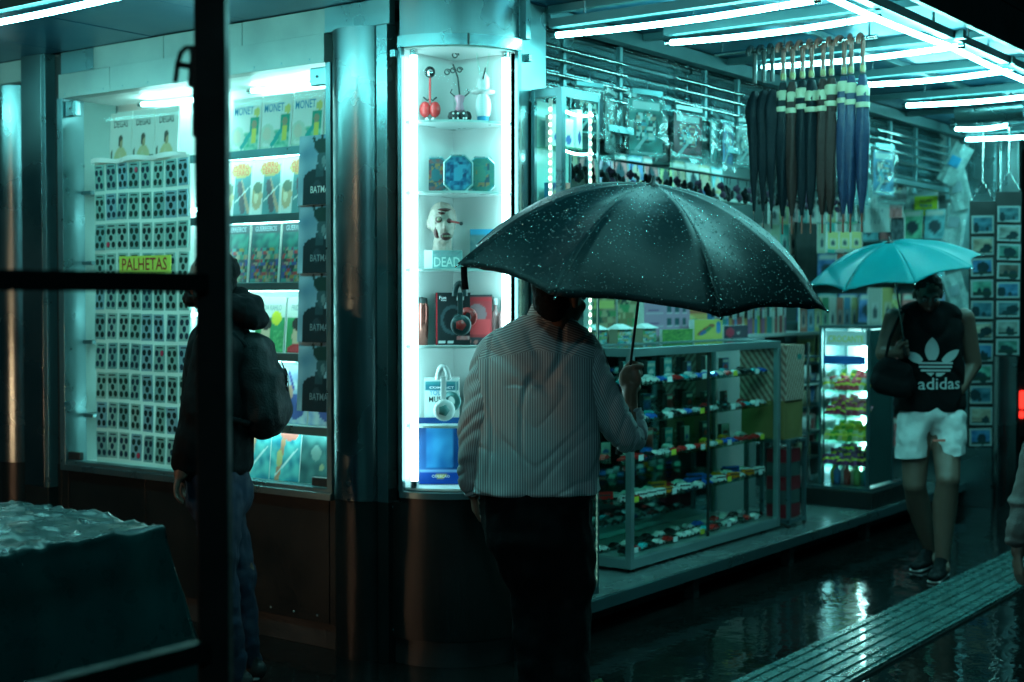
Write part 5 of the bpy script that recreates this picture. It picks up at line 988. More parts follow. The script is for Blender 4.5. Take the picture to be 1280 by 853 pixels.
# ================================================================== folded umbrellas on the canopy rail
rail = MB().tube([(6.40, 2.56, 2.865), (6.40, 3.42, 2.865)], .010, 10)
rt_ = thing('umbrella_rail', 'metal rail under the canopy on which the folded umbrellas hang', 'rail', (0, 0, 0)); rail.build('bar', M['chrome'], rt_)
for y in (2.6, 3.38): MB().tube([(6.40, y, 2.875), (6.40, y, SOF-.001)], .005, 6).build('hanger', M['chrome'], rt_)
random.seed(11)
for i in range(12):
    y = 3.215-i*.052; kind = ['black', 'black', 'black', 'bcane', 'brcane', 'bcane', 'bcane', 'brcane', 'brcane', 'blcane', 'blcane', 'blcane'][i]
    nmx = dict(black='all black folded umbrella with black hook', bcane='black folded umbrella with cane hook and pale band', brcane='brown folded umbrella with cane hook and pale band', blcane='blue folded umbrella with cane hook and pale band')[kind]
    m = dict(black=M['umblk'], bcane=M['umblk'], brcane=M['umbrn'], blcane=M['umblu'])[kind]; hm_ = M['black'] if kind == 'black' else M['wood']
    t = thing('folded_umbrella', '%s, %s from left' % (nmx, ORD[i]), 'umbrella', (6.40, y, 2.865), random.uniform(-.25, .25), 'folded umbrellas hanging from the rail')
    R_ = .034; c0 = .012
    hk = [(R_*math.cos(q)+0*R_, 0, R_*math.sin(q)-.018) for q in [pi*1.12-k*pi*1.12/10 for k in range(11)]]+[(R_, 0, -.07), (R_, 0, -.16)]
    MB().tube(hk, .0115, 10).build('handle', hm_, t)
    if kind != 'black':
        MB().lathe([(.0125, -.125), (.0135, -.13), (.0135, -.15), (.0125, -.155)], (R_, 0, 0), 12).build('collar', M['gold'], t)
    z0 = -.17; L = .66 if kind != 'black' else .60; zoff = -.0 if kind != 'black' else -.03
    mb = MB(); nseg = 14; nn = 16; vs = []
    rad = [.016, .026, .03, .028, .026, .030, .031, .030, .029, .028, .026, .024, .021, .015, .008]
    if kind == 'black': rad = [.014, .03, .042, .045, .036, .034, .03, .03, .028, .025, .021, .016, .012, .009, .006]
    for j in range(nseg+1):
        for k in range(nn):
            q = 2*pi*k/nn; rr = rad[j]*(1+.16*math.sin(q*4+j*.35+i)+.12*noise.noise(V((q, j*.5, i*2.)))); vs.append((R_+rr*math.cos(q), rr*math.sin(q), z0+zoff-L*j/nseg))
    mb.add(vs, [(j*nn+k, j*nn+(k+1) % nn, (j+1)*nn+(k+1) % nn, (j+1)*nn+k) for j in range(nseg) for k in range(nn)], 0, True); mb.build('folded_canopy', m, t)
    if kind != 'black':
        z0 += random.uniform(-.022, .012)
        MB().lathe([(.027, z0-.035), (.034, z0-.043), (.033, z0-.07), (.033, z0-.085)], (R_, 0, 0), 14).build('pale_band', M['cream'], t); MB().lathe([(.034, z0-.115), (.035, z0-.12), (.034, z0-.14)], (R_, 0, 0), 14).build('pale_band', M['cream'], t)
    z0 = -.17
    MB().tube([(R_, 0, z0+zoff-L+.01), (R_, 0, z0+zoff-L-.09)], .005, 8).build('tip', M['wood'] if kind != 'black' else M['chrome'], t)
# ================================================================== people
def cr(pts, t):
    n = len(pts)-1; x = max(0, min(n-1e-6, t*n)); i = int(x); f = x-i
    g_ = lambda k: pts[max(0, min(n, k))]
    a, b, c, d = g_(i-1), g_(i), g_(i+1), g_(i+2)
    return [0.5*((2*q)+(-p+r)*f+(2*p-5*q+4*r-s)*f*f+(-p+3*q-3*r+s)*f**3) for p, q, r, s in zip(a, b, c, d)]
def cloth_tube(rings, nu, nv, mats_, wr=lambda u, v, p: 0, ref=None, name='cloth', cap=False, flat=False):
    """rings: (x, y, z, half width, half depth, exponent); cross sections perpendicular to the path; UV in metres"""
    vs = []; uvs = []; ref = V(ref or (1, 0, 0)); cen = []
    for j in range(nv+1):
        r = cr(rings, j/nv); r2 = cr(rings, min(1, j/nv+.01)); r1 = cr(rings, max(0, j/nv-.01))
        t = (V(r2[:3])-V(r1[:3])).normalized(); a = (ref-t*ref.dot(t)).normalized(); b = t.cross(a)
        if flat: a = V((1, 0, 0)); b = V((0, 1, 0))
        L = 0; ring = []
        for k in range(nu+1):
            q = 2*pi*k/nu; c, s = math.cos(q), math.sin(q); e = 2/r[5]
            x = math.copysign(abs(c)**e, c)*r[3]; y = math.copysign(abs(s)**e, s)*r[4]
            p = V(r[:3])+a*x+b*y; nrm = (a*(x/max(r[3], .01)**2)+b*(y/max(r[4], .01)**2)).normalized()
            p += nrm*wr(k/nu, j/nv, p); ring.append(p)
        vs += ring
    W = nu+1; fs = [(j*W+k, j*W+k+1, (j+1)*W+k+1, (j+1)*W+k) for j in range(nv) for k in range(nu)]
    if cap: fs += [tuple(range(nu-1, -1, -1)), tuple(nv*W+k for k in range(nu))]
    me = bpy.data.meshes.new(name); me.from_pydata(vs, [], fs)
    for m_ in (mats_ if isinstance(mats_, list) else [mats_]): me.materials.append(m_)
    return nice(me)
def striped(name, axis_expr, base=(.34, .335, .35), line=(.78, .84, .84)):
    """fine woven stripes from a UV-like attribute"""
    m = bpy.data.materials.new(name); m.use_nodes = True; n = m.node_tree.nodes; l = m.node_tree.links; p = n['Principled BSDF']
    a = n.new('ShaderNodeAttribute'); a.attribute_name = 'stripe'
    s = n.new('ShaderNodeMath'); s.operation = 'SINE'; mu = n.new('ShaderNodeMath'); mu.operation = 'MULTIPLY'; mu.inputs[1].default_value = 2*pi/.0092
    l.new(a.outputs['Fac'], mu.inputs[0]); l.new(mu.outputs[0], s.inputs[0])
    mr = n.new('ShaderNodeMapRange'); mr.inputs['From Min'].default_value = -.1; mr.inputs['From Max'].default_value = .75; l.new(s.outputs[0], mr.inputs[0])
    tc = n.new('ShaderNodeTexCoord'); ns = n.new('ShaderNodeTexNoise'); ns.inputs['Scale'].default_value = 7; l.new(tc.outputs['Object'], ns.inputs[0])
    mx = n.new('ShaderNodeMix'); mx.data_type = 'RGBA'; mx.inputs[6].default_value = (*base, 1); mx.inputs[7].default_value = (*line, 1); l.new(mr.outputs[0], mx.inputs[0])
    m2 = n.new('ShaderNodeMix'); m2.data_type = 'RGBA'; m2.blend_type = 'MULTIPLY'; m2.inputs[0].default_value = .3; l.new(mx.outputs[2], m2.inputs[6]); l.new(ns.outputs[0], m2.inputs[7]); l.new(m2.outputs[2], p.inputs['Base Color'])
    n3 = n.new('ShaderNodeTexNoise'); n3.inputs['Scale'].default_value = 400; l.new(tc.outputs['Object'], n3.inputs[0])
    b = n.new('ShaderNodeBump'); b.inputs['Strength'].default_value = .15; b.inputs['Distance'].default_value = .004; l.new(n3.outputs[0], b.inputs['Height']); l.new(b.outputs[0], p.inputs['Normal'])
    p.inputs['Roughness'].default_value = .75; return m
SHIRT = striped('striped_shirt_cloth', None)
def set_stripe(me, fn):
    a = me.attributes.new('stripe', 'FLOAT', 'POINT'); a.data.foreach_set('value', [fn(v.co, i) for i, v in enumerate(me.vertices)])
def head_prims(b, c, s=1.0, yaw=0.0, pitch=0.0, nose=True, neck_to=None, neckr=.058):
    """c: centre; face looks to local -y turned by yaw"""
    R = Matrix.Rotation(yaw, 3, 'Z') @ Matrix.Rotation(pitch, 3, 'X'); c = V(c)
    E = lambda p, a_, b_, c_: b.ell(c+R @ (V(p)*s), a_*s, b_*s, c_*s, 16, 0, R)
    E((0, .01, .03), .077, .095, .088); E((0, -.025, -.03), .062, .065, .078); E((0, -.05, -.085), .03, .03, .026); E((0, -.072, .02), .05, .022, .018)
    for k in (-1, 1): E((k*.078, .012, -.005), .012, .02, .034); E((k*.04, -.06, -.03), .022, .022, .022)
    E((0, -.098, -.012), .012, .018, .026); E((0, -.108, -.025), .016, .016, .012); E((0, -.086, -.058), .024, .014, .009); E((0, -.083, -.07), .02, .013, .009)
    if neck_to is not None: b.seg(neck_to, c+R @ V((0, .02, -.05))*s, neckr*1.08, neckr)
    return R
def face_bits(t, c, R, s, hairm):
    c = V(c)
    for k in (-1, 1):
        MB().ell(c+R @ (V((k*.032, -.083, .002))*s), .012*s).build('eye', mat('eye_white', (.5, .5, .48), .2), t); MB().ell(c+R @ (V((k*.032, -.092, .002))*s), .006*s).build('iris', M['blackink'], t)
        MB().ell(c+R @ (V((k*.034, -.088, .022))*s), .018*s, .006*s, .004*s, 8, 0, R).build('eyebrow', hairm, t)
def hair_cap(c, R, s, m, t, short=False):
    b = MB(); c = V(c); b.ell(c+R @ (V((0, .022, .045))*s), .083*s, .098*s, .086*s, 18, 0, R); (b.ell(c+R @ (V((0, .052, -.045))*s), .064*s, .046*s, .05*s, 16, 0, R) if short else None); b.ell(c+R @ (V((0, .045, -.012 if short else -.01))*s), .072*s, .064*s, (.068 if short else .07)*s, 16, 0, R)
    me = blob(b, .007, 2, .002 if short else .006, 45); me.materials.append(m); return link('hair', me, t)
def grip_hand(b, h, ax, palm, side, s=1.0, rs=.016):
    """fingers closed round a shaft through h along ax; palm = direction from shaft to palm, side = +1/-1 way the fingers wrap"""
    h = V(h); ax = V(ax).normalized(); p = V(palm); p = (p-ax*p.dot(ax)).normalized(); q = ax.cross(p)*side
    RM = Matrix((tuple(q), tuple(p), tuple(ax))).transposed(); b.ell(h+p*.026*s-ax*.004*s, .036*s, .019*s, .042*s, 14, 0, RM); b.ell(h+p*.022*s-ax*.03*s, .026*s, .02*s, .028*s, 12, 0, RM)
    for i, (f, L) in enumerate(((.034, 1.0), (.012, 1.08), (-.011, 1.0), (-.033, .82))):
        rr = (rs+.010*s); cpt = h+ax*f*s; pts = [cpt+p*math.cos(a_)*(rr+.012*s*(1 if a_ < .6 else .1))+q*math.sin(a_)*rr*1.15 for a_ in (.35, 1.15, 2.1, 2.1+1.05*L)]
        for k in range(3): b.seg(pts[k], pts[k+1], .0095*s*(1-.08*k), .0092*s*(1-.1*k), n=10)
    tp_ = [h+p*.03*s-ax*.01*s-q*.015*s, h+p*.008*s-q*(rs+.013*s)+ax*.016*s, h-p*.018*s-q*(rs+.004*s)+ax*.036*s]
    b.seg(tp_[0], tp_[1], .013*s, .011*s, n=10); b.seg(tp_[1], tp_[2], .0105*s, .009*s, n=10)
def open_hand(b, w_, d, nrm, s=1.0):
    w_ = V(w_); d = V(d).normalized(); nrm = V(nrm); nrm = (nrm-d*nrm.dot(d)).normalized(); x = d.cross(nrm)
    b.seg(w_, w_+d*.075*s, (.024*s, .014*s), (.038*s, .013*s), ax=x)
    for i, (o_, L) in enumerate(((-.028, .06), (-.009, .07), (.010, .066), (.028, .05))):
        p0 = w_+d*.085*s+x*o_*s; p1 = p0+(d*.9+nrm*.35)*L*.5*s; p2 = p1+(d*.6+nrm*.75)*L*.5*s
        b.seg(p0, p1, .0085*s, .008*s, n=8); b.seg(p1, p2, .008*s, .007*s, n=8)
    p0 = w_+d*.03*s-x*.03*s; p1 = p0+(d*.6-x*.6+nrm*.3)*.035*s; b.seg(p0, p1, .011*s, .010*s, n=8); b.seg(p1, p1+(d*.8+nrm*.5)*.028*s, .0095*s, .008*s, n=8)
def shoe(t, heel, toe, m1=None, m2=None, name='shoe', w_=.047):
    heel = V(heel); toe = V(toe); d = (toe-heel); d.z = 0; L = d.length; d.normalize(); x = V((d.y, -d.x, 0)); up_ = V((0, 0, 1))
    b = MB(); b.seg(heel+up_*.045, heel+d*L*.55+up_*.045, (w_*.78, .042), (w_*.95, .036), ax=x); b.seg(heel+d*L*.5+up_*.038, heel+d*L*.92+up_*.034, (w_*.98, .032), (w_*.8, .026), ax=x); b.seg(heel+d*.03+up_*.05, heel+d*.04+up_*.11, .044, .042); b.seg(heel+d*.06+up_*.09, heel+d*L*.6+up_*.05, .04, .036)
    me = blob(b, .007, 3); me.materials.append(m1 or M['rubber']); sh = link(name, me, t)
    b = MB(); b.seg(heel+up_*.012, heel+d*L*.93+up_*.012, (w_*.82, .012), (w_*.86, .012), ax=x); me = blob(b, .007, 1); me.materials.append(m2 or M['sole']); link('sole', me, sh)
    return sh
# everything about a person is built in world space under an Empty at the feet
def person(label, foot):
    t = bpy.data.objects.new('person', None); COL.objects.link(t); t.location = (foot.x, foot.y, 0); tag(t, label, 'person'); t.empty_display_size = .1; return t
class Frame:       # camera-facing working frame of one figure: r right, f away, u up, origin at the feet
    def __init__(s, px, d):
        q = at(px, 400, d=d); s.o = V((q.x, q.y, 0)); s.r = RT.copy(); s.f = V((math.cos(YAW), math.sin(YAW), 0))
    def P(s, r, f, u): return s.o+s.r*r+s.f*f+V((0, 0, u))
    def px(s, px, y, f=0):   # local coords of a pixel at depth offset f
        d = (s.o.dot(s.f))+f; q = at(px, y, d=d/(FW.dot(s.f))); q0 = q-s.o; return (q0.dot(s.r), q0.dot(s.f), q0.z)
def to_local(me, t):
    for v in me.vertices: v.co -= t.location
def place(fr, t):
    """after building a figure in its local r,f,u frame, stand it in the place"""
    t.rotation_euler = (0, 0, YAW-pi/2); t.location = fr.o
# ---------------- umbrella (local: origin on the shaft at the rim plane centre, z = shaft)
def umbrella(name, label, R, H, mats_, seed, nrib=8, below=.62, handle=True, drops=0, sag=.10, group=None, drape=.035):
    t = thing(name, label, 'umbrella')
    def prof(q): return H*(1-q**2.25)      # dome
    random.seed(seed); nu = 14; nv = 26
    def surf(k, u, q):
        a = 2*pi*(k+u)/nrib; e = math.sin(pi*u)
        rr = R*q*(1-(1-math.cos(pi/nrib))*e*1.0-sag*.45*e*q**4)
        z = prof(q)-drape*e*math.sin(pi*min(1, q*.92))*.9+.02*e*q**6
        # tension creases running in from the rib tips
        cr_ = .0055*math.sin(46*u*(1.2-q*.2)+seed+k)*max(0, q-.55)**1.1*2*(abs(u-.5)*2)**2
        z += cr_+.006*noise.noise(V((rr*math.cos(a)*6, rr*math.sin(a)*6, seed)))*q
        return V((rr*math.cos(a), rr*math.sin(a), z))
    for k in range(nrib):
        vs = [surf(k, i/nu, .02+.98*j/nv) for j in range(nv+1) for i in range(nu+1)]; W = nu+1
        fs = [(j*W+i, (j+1)*W+i, (j+1)*W+i+1, j*W+i+1) for j in range(nv) for i in range(nu)]
        o = MB().add(vs, fs, 0, True).build('canopy_panel', mats_, t); s_ = o.modifiers.new('s', 'SOLIDIFY'); s_.thickness = .0012
    for k in range(nrib):
        a = 2*pi*k/nrib; pts = [V((R*q*math.cos(a), R*q*math.sin(a), prof(q)-.006)) for q in [.03+.97*i/12 for i in range(13)]]
        rb = MB().tube(pts, .0022, 6).build('rib', M['chrome'], t)
        MB().tube([V((.012*math.cos(a), .012*math.sin(a), H-.36*H-.10)), pts[6]], .002, 6).build('stretcher', M['chrome'], rb)
        MB().ell(pts[-1]+V((.004*math.cos(a), .004*math.sin(a), 0)), .005).build('rib_tip', M['chrome'], rb)
    MB().tube([(0, 0, H+.0), (0, 0, -below)], .0055, 10).build('shaft', M['black'] if drops else M['chrome'], t)
    MB().lathe([(.0, H+.035), (.005, H+.03), (.009, H+.008), (.03, H-.002), (.03, H-.008)], n=14).build('ferrule', M['black'], t); MB().lathe([(.006, 0), (.013, 0), (.013, .03), (.006, .03)], n=12).build('runner', M['black'], t, (0, 0, H-.36*H-.115))
    if handle: MB().lathe([(0, -below-.10), (.014, -below-.095), (.016, -below-.06), (.013, -below-.01), (.013, -below+.01), (.006, -below+.03)], n=14).build('handle', M['rubber'], t)
    if drops:
        b = MB()
        for _ in range(drops):
            k = random.randrange(nrib); u = random.random(); q = random.random()**.6
            p = surf(k, u, .05+.93*q); p2 = surf(k, u, .06+.93*q); nrm = V((p.x, p.y, .35*R+abs(p.z)))
            r_ = random.uniform(.0010, .0030); b.ell(p+V((p.x, p.y, R)).normalized()*r_*.6, r_, r_, r_, 5)
        tag(b.build('rain_drops', M['drop'], t), kind='stuff')
    return t
def orient(t, apex, base, spin=0):
    z = (V(apex)-V(base)).normalized(); q = z.to_track_quat('Z', 'Y'); t.rotation_euler = (q.to_matrix() @ Matrix.Rotation(spin, 3, 'Z')).to_euler()

# ---------------- man in the striped shirt, back to us (local frame r, f, u; facing +f)
FR1 = Frame(668, 5.30); D1 = 5.30
p1 = person('man seen from behind in a striped shirt and black trousers holding a large wet umbrella', FR1.o)
def L1(px, y, f=0): return V(FR1.px(px, y, f))
hc = L1(700, 372, -.01); neckb = L1(690, 420, 0); hand1 = L1(791, 470, .12); ub = L1(788, 455, .12); ua = L1(816, 231, -.03)
body = MB(); R1 = head_prims(body, hc, 1.10, yaw=pi-.75+0, neck_to=neckb, neckr=.064)
sh_r = L1(730, 446, .02); sh_l = L1(618, 448, .02); el_r = L1(786, 544, .09); wr_r = L1(787, 492, .135); el_l = L1(594, 545, .01); wr_l = L1(592, 616, .085)
body.seg(L1(668, 600, .03), L1(672, 450, .02), (.17, .11), (.17, .09), ax=(1, 0, 0)); body.seg(L1(668, 640, .03), L1(668, 600, .03), (.16, .12), (.16, .12), ax=(1, 0, 0))
body.seg(sh_r, L1(757, 507, .03), .045, .04); body.seg(L1(757, 507, .03), el_r, .04, .036); body.seg(el_r, wr_r, .036, .030); body.seg(sh_l, el_l, .045, .038); body.seg(el_l, wr_l, .042, .028)
body.seg(L1(675, 448, .02), sh_r, .06, .045); body.seg(L1(675, 448, .02), sh_l, .06, .045)
axu = (ua-ub).normalized(); grip_hand(body, hand1, axu, V((-.35, -.9, 0)), 1, 1.3, .013); body.seg(wr_r+V((0, 0, -.06)), hand1+V((-.012, -.03, -.04)), (.032, .034), (.028, .038), ax=(1, 0, 0))
open_hand(body, wr_l, (0.1, .3, -1), (1, .3, 0), 1.0)
leg = lambda a, b_, c: None
hipL, hipR = L1(632, 650, .03), L1(705, 650, .03); knL, knR = V((-.005, .05, .50)), V((.13, .02, .50)); anL, anR = V((.03, .0, .09)), V((.14, -.05, .09))
for h_, k_, a_ in ((hipL, knL, anL), (hipR, knR, anR)): body.seg(h_, k_, .085, .055); body.seg(k_, a_, .055, .038); body.seg(a_, a_+V((0, .1, -.05)), .035, .03)
me = blob(body, .0055, 3); me.materials.append(M['skind']); link('body', me, p1)
hair1 = mat('greying_dark_hair', (.007, .008, .008), .7, 0, .5, 90, .5, 200, spec=.15)
hair_cap(hc, R1, 1.08, hair1, p1, short=True); face_bits(p1, hc, R1, 1.10, hair1)
# trousers
b = MB(); b.seg(L1(672, 617, .03), L1(671, 655, .03), (.222, .15), (.218, .155), ax=(1, 0, 0)); b.seg(L1(645, 665, .03), knL+V((.01, 0, .0)), (.135, .13), (.092, .095), ax=(1, 0, 0)); b.seg(L1(700, 665, .03), knR, (.135, .13), (.098, .095), ax=(1, 0, 0))
b.seg(L1(668, 672, .0), L1(672, 700, .02), (.19, .13), (.15, .12), ax=(1, 0, 0))
b.seg(knL, anL+V((0, 0, -.03)), .095, .075); b.seg(knR, anR+V((0, 0, -.03)), .095, .078)
me = blob(b, .009, 4, .018, 7); me.materials.append(M['trous']); tr1 = link('trousers', me, p1)
bl = MB(); bl.lathe([(1.0, -.018), (1.03, -.016), (1.03, .016), (1.0, .018)], n=40)
for i, v in enumerate(bl.v): bl.v[i] = (L1(672, 618, .03).x+v[0]*.214, v[1]*.148+.03, L1(672, 618, .03).z+v[2])
bl.build('belt', M['rubber'], p1)
shoe(p1, (.02, -.06, 0), (-.03, .2, 0), M['rubber'], M['rubber']); shoe(p1, (.14, -.11, 0), (.19, .15, 0), M['rubber'], M['rubber'])
# shirt torso: rings from hem to collar
def ring1(y, xl, xr, dep, ex=2.5, f=.02): a_ = L1(xl, y, f); b_ = L1(xr, y, f); return ((a_.x+b_.x)/2, f, a_.z, (b_.x-a_.x)/2, dep, ex)
rings = [ring1(617, 606, 738, .130), ring1(611, 598, 746, .152), ring1(580, 596, 749, .165), ring1(540, 594, 749, .168), ring1(500, 592, 748, .165), ring1(465, 593, 748, .160), ring1(440, 598, 747, .148, 2.4), ring1(423, 606, 747, .128, 2.3, .02), ring1(411, 622, 735, .108, 2.2, .015), ring1(401, 640, 722, .088, 2.1, .005), ring1(394, 652, 716, .074, 2.0, .0)]
def wr1(u, v, p):
    q = V((p.x*4.2, p.y*3, p.z*2.4+.2)); d = .020*noise.noise(q)+.011*noise.noise(V((p.x*10+p.z*4, p.y*6, p.z*3.2)))
    s = abs(noise.noise(V((p.x*8+5, p.y*4, p.z*2.2+p.x*3)))); d -= .013*max(0, .13-s)/.13*min(1, max(0, v*6-.6))                      # sharp vertical creases
    s = abs(noise.noise(V((p.x*3.2-4, p.z*7-abs(p.x)*6, 2.)))); d -= .008*max(0, .12-s)/.12*(1 if v > .45 else .5)           # drag lines from the armholes
    d += .014*math.exp(-((v-.07)/.06)**2)*(1+.6*math.sin(u*2*pi*9+3*noise.noise(q)))                      # bloused over the belt
    return d*min(1, (1-v)*5+.15)
me = cloth_tube(rings, 200, 220, SHIRT, wr1, (1, 0, 0), 'shirt', flat=True)
yoke_z = L1(600, 432).z; cxs = L1(672, 500).x
def stripe_t(co, i):
    ang = math.atan2(co.y-.02, co.x-cxs)
    if co.z > yoke_z-.035*abs(co.x-cxs)/.2-.012 and co.y < .06: return co.z*1.0+.35*abs(co.x-cxs)+.004
    return (co.x-cxs)+.6*max(0, abs(co.x-cxs)-.16)*math.copysign(1, co.x)*0
set_stripe(me, stripe_t); st = link('shirt', me, p1)
# collar
hc_ = hc; hc = hc+V((-.022, 0, 0))
cl = [(hc.x-.012, .012, L1(690, 398).z, .079, .076, 2), (hc.x-.008, .008, L1(690, 388).z, .078, .073, 2), (hc.x-.006, .004, L1(690, 380).z, .073, .069, 2), (hc.x-.006, .004, L1(690, 383).z, .080, .076, 2), (hc.x-.012, .008, L1(690, 395).z, .092, .088, 2), (hc.x-.014, .012, L1(690, 400).z-.006, .098, .092, 2)]
me = cloth_tube(cl, 64, 30, SHIRT, lambda u, v, p: .003*noise.noise(p*14), (1, 0, 0), flat=True); set_stripe(me, lambda c, i: c.z); link('collar', me, p1); hc = hc_
def sleeve(path, wrk, name='sleeve', ref=(1, 0, 0), sd=0):
    def wr_(u, v, p):
        d = .007*noise.noise(p*9+V((sd, 0, 0)))+.004*noise.noise(p*22); s = abs(noise.noise(V((v*wrk+.6*math.sin(u*2*pi+sd)+p.x*4, u*1.5, sd)))); d -= .007*max(0, .22-s)/.22*min(1, v*4)
        return d*min(1, v*6+.2)
    me = cloth_tube(path, 72, 150, SHIRT, wr_, ref); n_ = 73
    cnt = [0]
    set_stripe(me, lambda c, i: ((i % n_)/72.0)*.52); return link(name, me, p1)
g = lambda px, y, f, w_, d_: (*L1(px, y, f), w_, d_, 2.1)
sleeve([g(716, 428, .02, .070, .075), g(728, 444, .02, .080, .085), g(740, 473, .02, .080, .080), g(757, 507, .03, .075, .075), g(775, 536, .05, .068, .068), g(786, 547, .085, .062, .064), g(792, 542, .115, .056, .058), g(792, 530, .13, .050, .052), g(790, 522, .135, .046, .048)], 9, sd=1)
cf = sleeve([g(791, 529, .134, .050, .052), g(790, 523, .136, .054, .055), g(789, 517, .137, .053, .054), g(788, 512, .138, .048, .049)], 2, 'cuff', sd=4)
sleeve([g(634, 428, .02, .070, .075), g(619, 446, .02, .080, .085), g(609, 475, .01, .078, .080), g(600, 510, .0, .073, .076), g(594, 545, .01, .068, .070), g(591, 575, .03, .062, .065), g(590, 600, .06, .052, .054), g(592, 614, .08, .042, .044)], 9, sd=7)
place(FR1, p1)
SPIN = -12
um = umbrella('open_umbrella', 'large open black umbrella wet with rain held by the man in the striped shirt', .725, .345, M['ucanopy'], 3, below=.62, drops=2600, sag=.13)
Mx = Matrix.Translation(FR1.o) @ Matrix.Rotation(YAW-pi/2, 4, 'Z')
ubw, uaw = Mx @ ub, Mx @ ua
axw = (uaw-ubw).normalized(); um.location = uaw-axw*.345; orient(um, uaw, ubw, math.radians(SPIN))
sl = MB(); sl.add([(-.012, 0, 0), (.012, 0, 0), (.014, .004, -.05), (-.01, .006, -.05), (.018, .002, -.085), (-.006, .004, -.085)], [(0, 1, 2, 3), (3, 2, 4, 5)], 0, True)
so = sl.build('closing_strap', M['blackc'], um)
so.modifiers.new('s', 'SOLIDIFY').thickness = .002; so.location = (-.70, 0, -.004); so.rotation_euler = (um.rotation_euler.to_matrix().inverted() @ Matrix.Rotation(YAW-pi/2, 3, 'Z')).to_euler()
UMB = (um, so)

# ---------------- walking man with the turquoise umbrella (facing us, -f)
FR2 = Frame(1165, 8.33); p2 = person('man in black tank top and white shorts walking towards us under a turquoise umbrella', FR2.o)
def L2(px, y, f=0): return V(FR2.px(px, y, f))
hc2 = L2(1160, 368, -.04); b = MB(); R2 = head_prims(b, hc2, 1.0, yaw=-.12, pitch=.42, neck_to=L2(1161, 402, .03), neckr=.062)
shR, shL = L2(1118, 398, .02), L2(1205, 398, .02); elR, wrR = L2(1104, 442, .02), L2(1124, 440, -.14); elL, wrL = L2(1217, 456, .05), L2(1200, 488, -.04)
b.seg(L2(1163, 515, .02), L2(1161, 420, .02), (.155, .11), (.185, .11), ax=(1, 0, 0)); b.seg(L2(1161, 408, .03), shR, .07, .058); b.seg(L2(1161, 408, .03), shL, .07, .058)
b.seg(shR, elR, .062, .048); b.seg(elR, wrR, .047, .031); b.seg(shL, elL, .062, .048); b.seg(elL, wrL, .043, .032); b.seg(wrL, L2(1190, 510, -.06), (.03, .022), (.034, .02), ax=(1, 0, 0))
h2 = L2(1130, 436, -.16); u2b, u2a = L2(1132, 440, -.16), L2(1112, 303, -.27); grip_hand(b, h2, (u2a-u2b), V((-.5, .85, 0)), -1, 1.15, .010)
hpR, hpL = L2(1145, 540, .02), L2(1182, 540, .02); kR, kL = L2(1143, 606, -.02), L2(1185, 600, -.19); aR, aL = L2(1164, 690, .20), L2(1178, 701, -.12)
for h_, k_, a_ in ((hpR, kR, aR), (hpL, kL, aL)):
    b.seg(h_, k_, .092, .068); c_ = k_.lerp(a_, .32)+V((0, .025, 0)); b.seg(k_, c_, .064, .072); b.seg(c_, a_, .072, .042); b.ell(k_+V((0, -.03, .0)), .045, .04, .05)
    b.seg(a_, a_+V((0, -.06, -.04)), .034, .03)
me = blob(b, .0065, 3); me.materials.append(M['skin']); link('body', me, p2)
hair_cap(hc2, R2, 1.0, M['hair'], p2); face_bits(p2, hc2, R2, 1.0, M['hair'])
def ring2(y, xl, xr, dep, ex=2.4, f=.02): a_ = L2(xl, y, f); b_ = L2(xr, y, f); return ((a_.x+b_.x)/2, f, a_.z, (b_.x-a_.x)/2, dep, ex)
def wr2(u, v, p):
    s = abs(noise.noise(V((p.x*6, p.z*5+p.x*3, 1.)))); return .008*noise.noise(p*6)-.012*max(0, .2-s)/.2*min(1, (1-v)*4)
me = cloth_tube([ring2(513, 1122, 1204, .150), ring2(505, 1119, 1207, .155), ring2(480, 1122, 1205, .15), ring2(450, 1124, 1203, .15), ring2(425, 1122, 1203, .148), ring2(408, 1122, 1203, .135), ring2(394, 1123, 1202, .115), ring2(384, 1127, 1197, .095), ring2(379, 1135, 1188, .085), ring2(376, 1145, 1178, .075)], 120, 130, M['blackc'], wr2, (1, 0, 0), flat=True); tank = link('tank_top', me, p2)
# shorts
b = MB(); b.seg(L2(1163, 508, .02), L2(1163, 520, .02), (.185, .135), (.19, .14), ax=(1, 0, 0)); b.seg(L2(1144, 528, .02), L2(1139, 562, .0), (.112, .125), (.088, .11), ax=(1, 0, 0)); b.seg(L2(1184, 528, .0), L2(1187, 560, -.06), (.115, .125), (.088, .115), ax=(1, 0, 0))
b.seg(L2(1139, 562, .0), L2(1138, 588, .0), (.088, .11), (.088, .11), ax=(1, 0, 0)); b.seg(L2(1187, 560, -.06), L2(1187, 586, -.07), (.088, .115), (.088, .115), ax=(1, 0, 0))
x0_ = L2(1160, 540).x; zc_ = L2(1160, 524).z
me = blob(b, .008, 3, .016, 9, fold=lambda c: -.018*math.exp(-((c.x-x0_-.05*(zc_-c.z))/.016)**2)*min(1, max(0, (zc_-c.z)/.06)))
for v in me.vertices: v.co.z = max(v.co.z, L2(1160, 569).z+.1*(v.co.x-L2(1160, 569).x))
me.materials.append(M['shorts']); sh = link('shorts', me, p2)
q = L2(1174, 551, -.183); MB().box(q.x-.035, q.x+.035, q.y-.004, q.y+.004, q.z-.006, q.z+.008).build('pink_label', mat('salmon_label', (.75, .2, .15), .5), sh)
shw = mat('black_trainer', (.006, .008, .009), .6, spec=.15)
shoe(p2, aR+V((.02, .04, -aR.z+.0)), aR+V((-.16, -.20, -aR.z)), shw, M['sole'], w_=.05); shoe(p2, aL+V((.02, .04, -aL.z)), aL+V((-.12, -.22, -aL.z)), shw, M['sole'], w_=.05)
for a_ in (aR, aL): MB().lathe([(.042, -.03), (.044, .03), (.038, .035)], tuple(a_+V((0, 0, .02))), 16).build('sock', shw, p2)
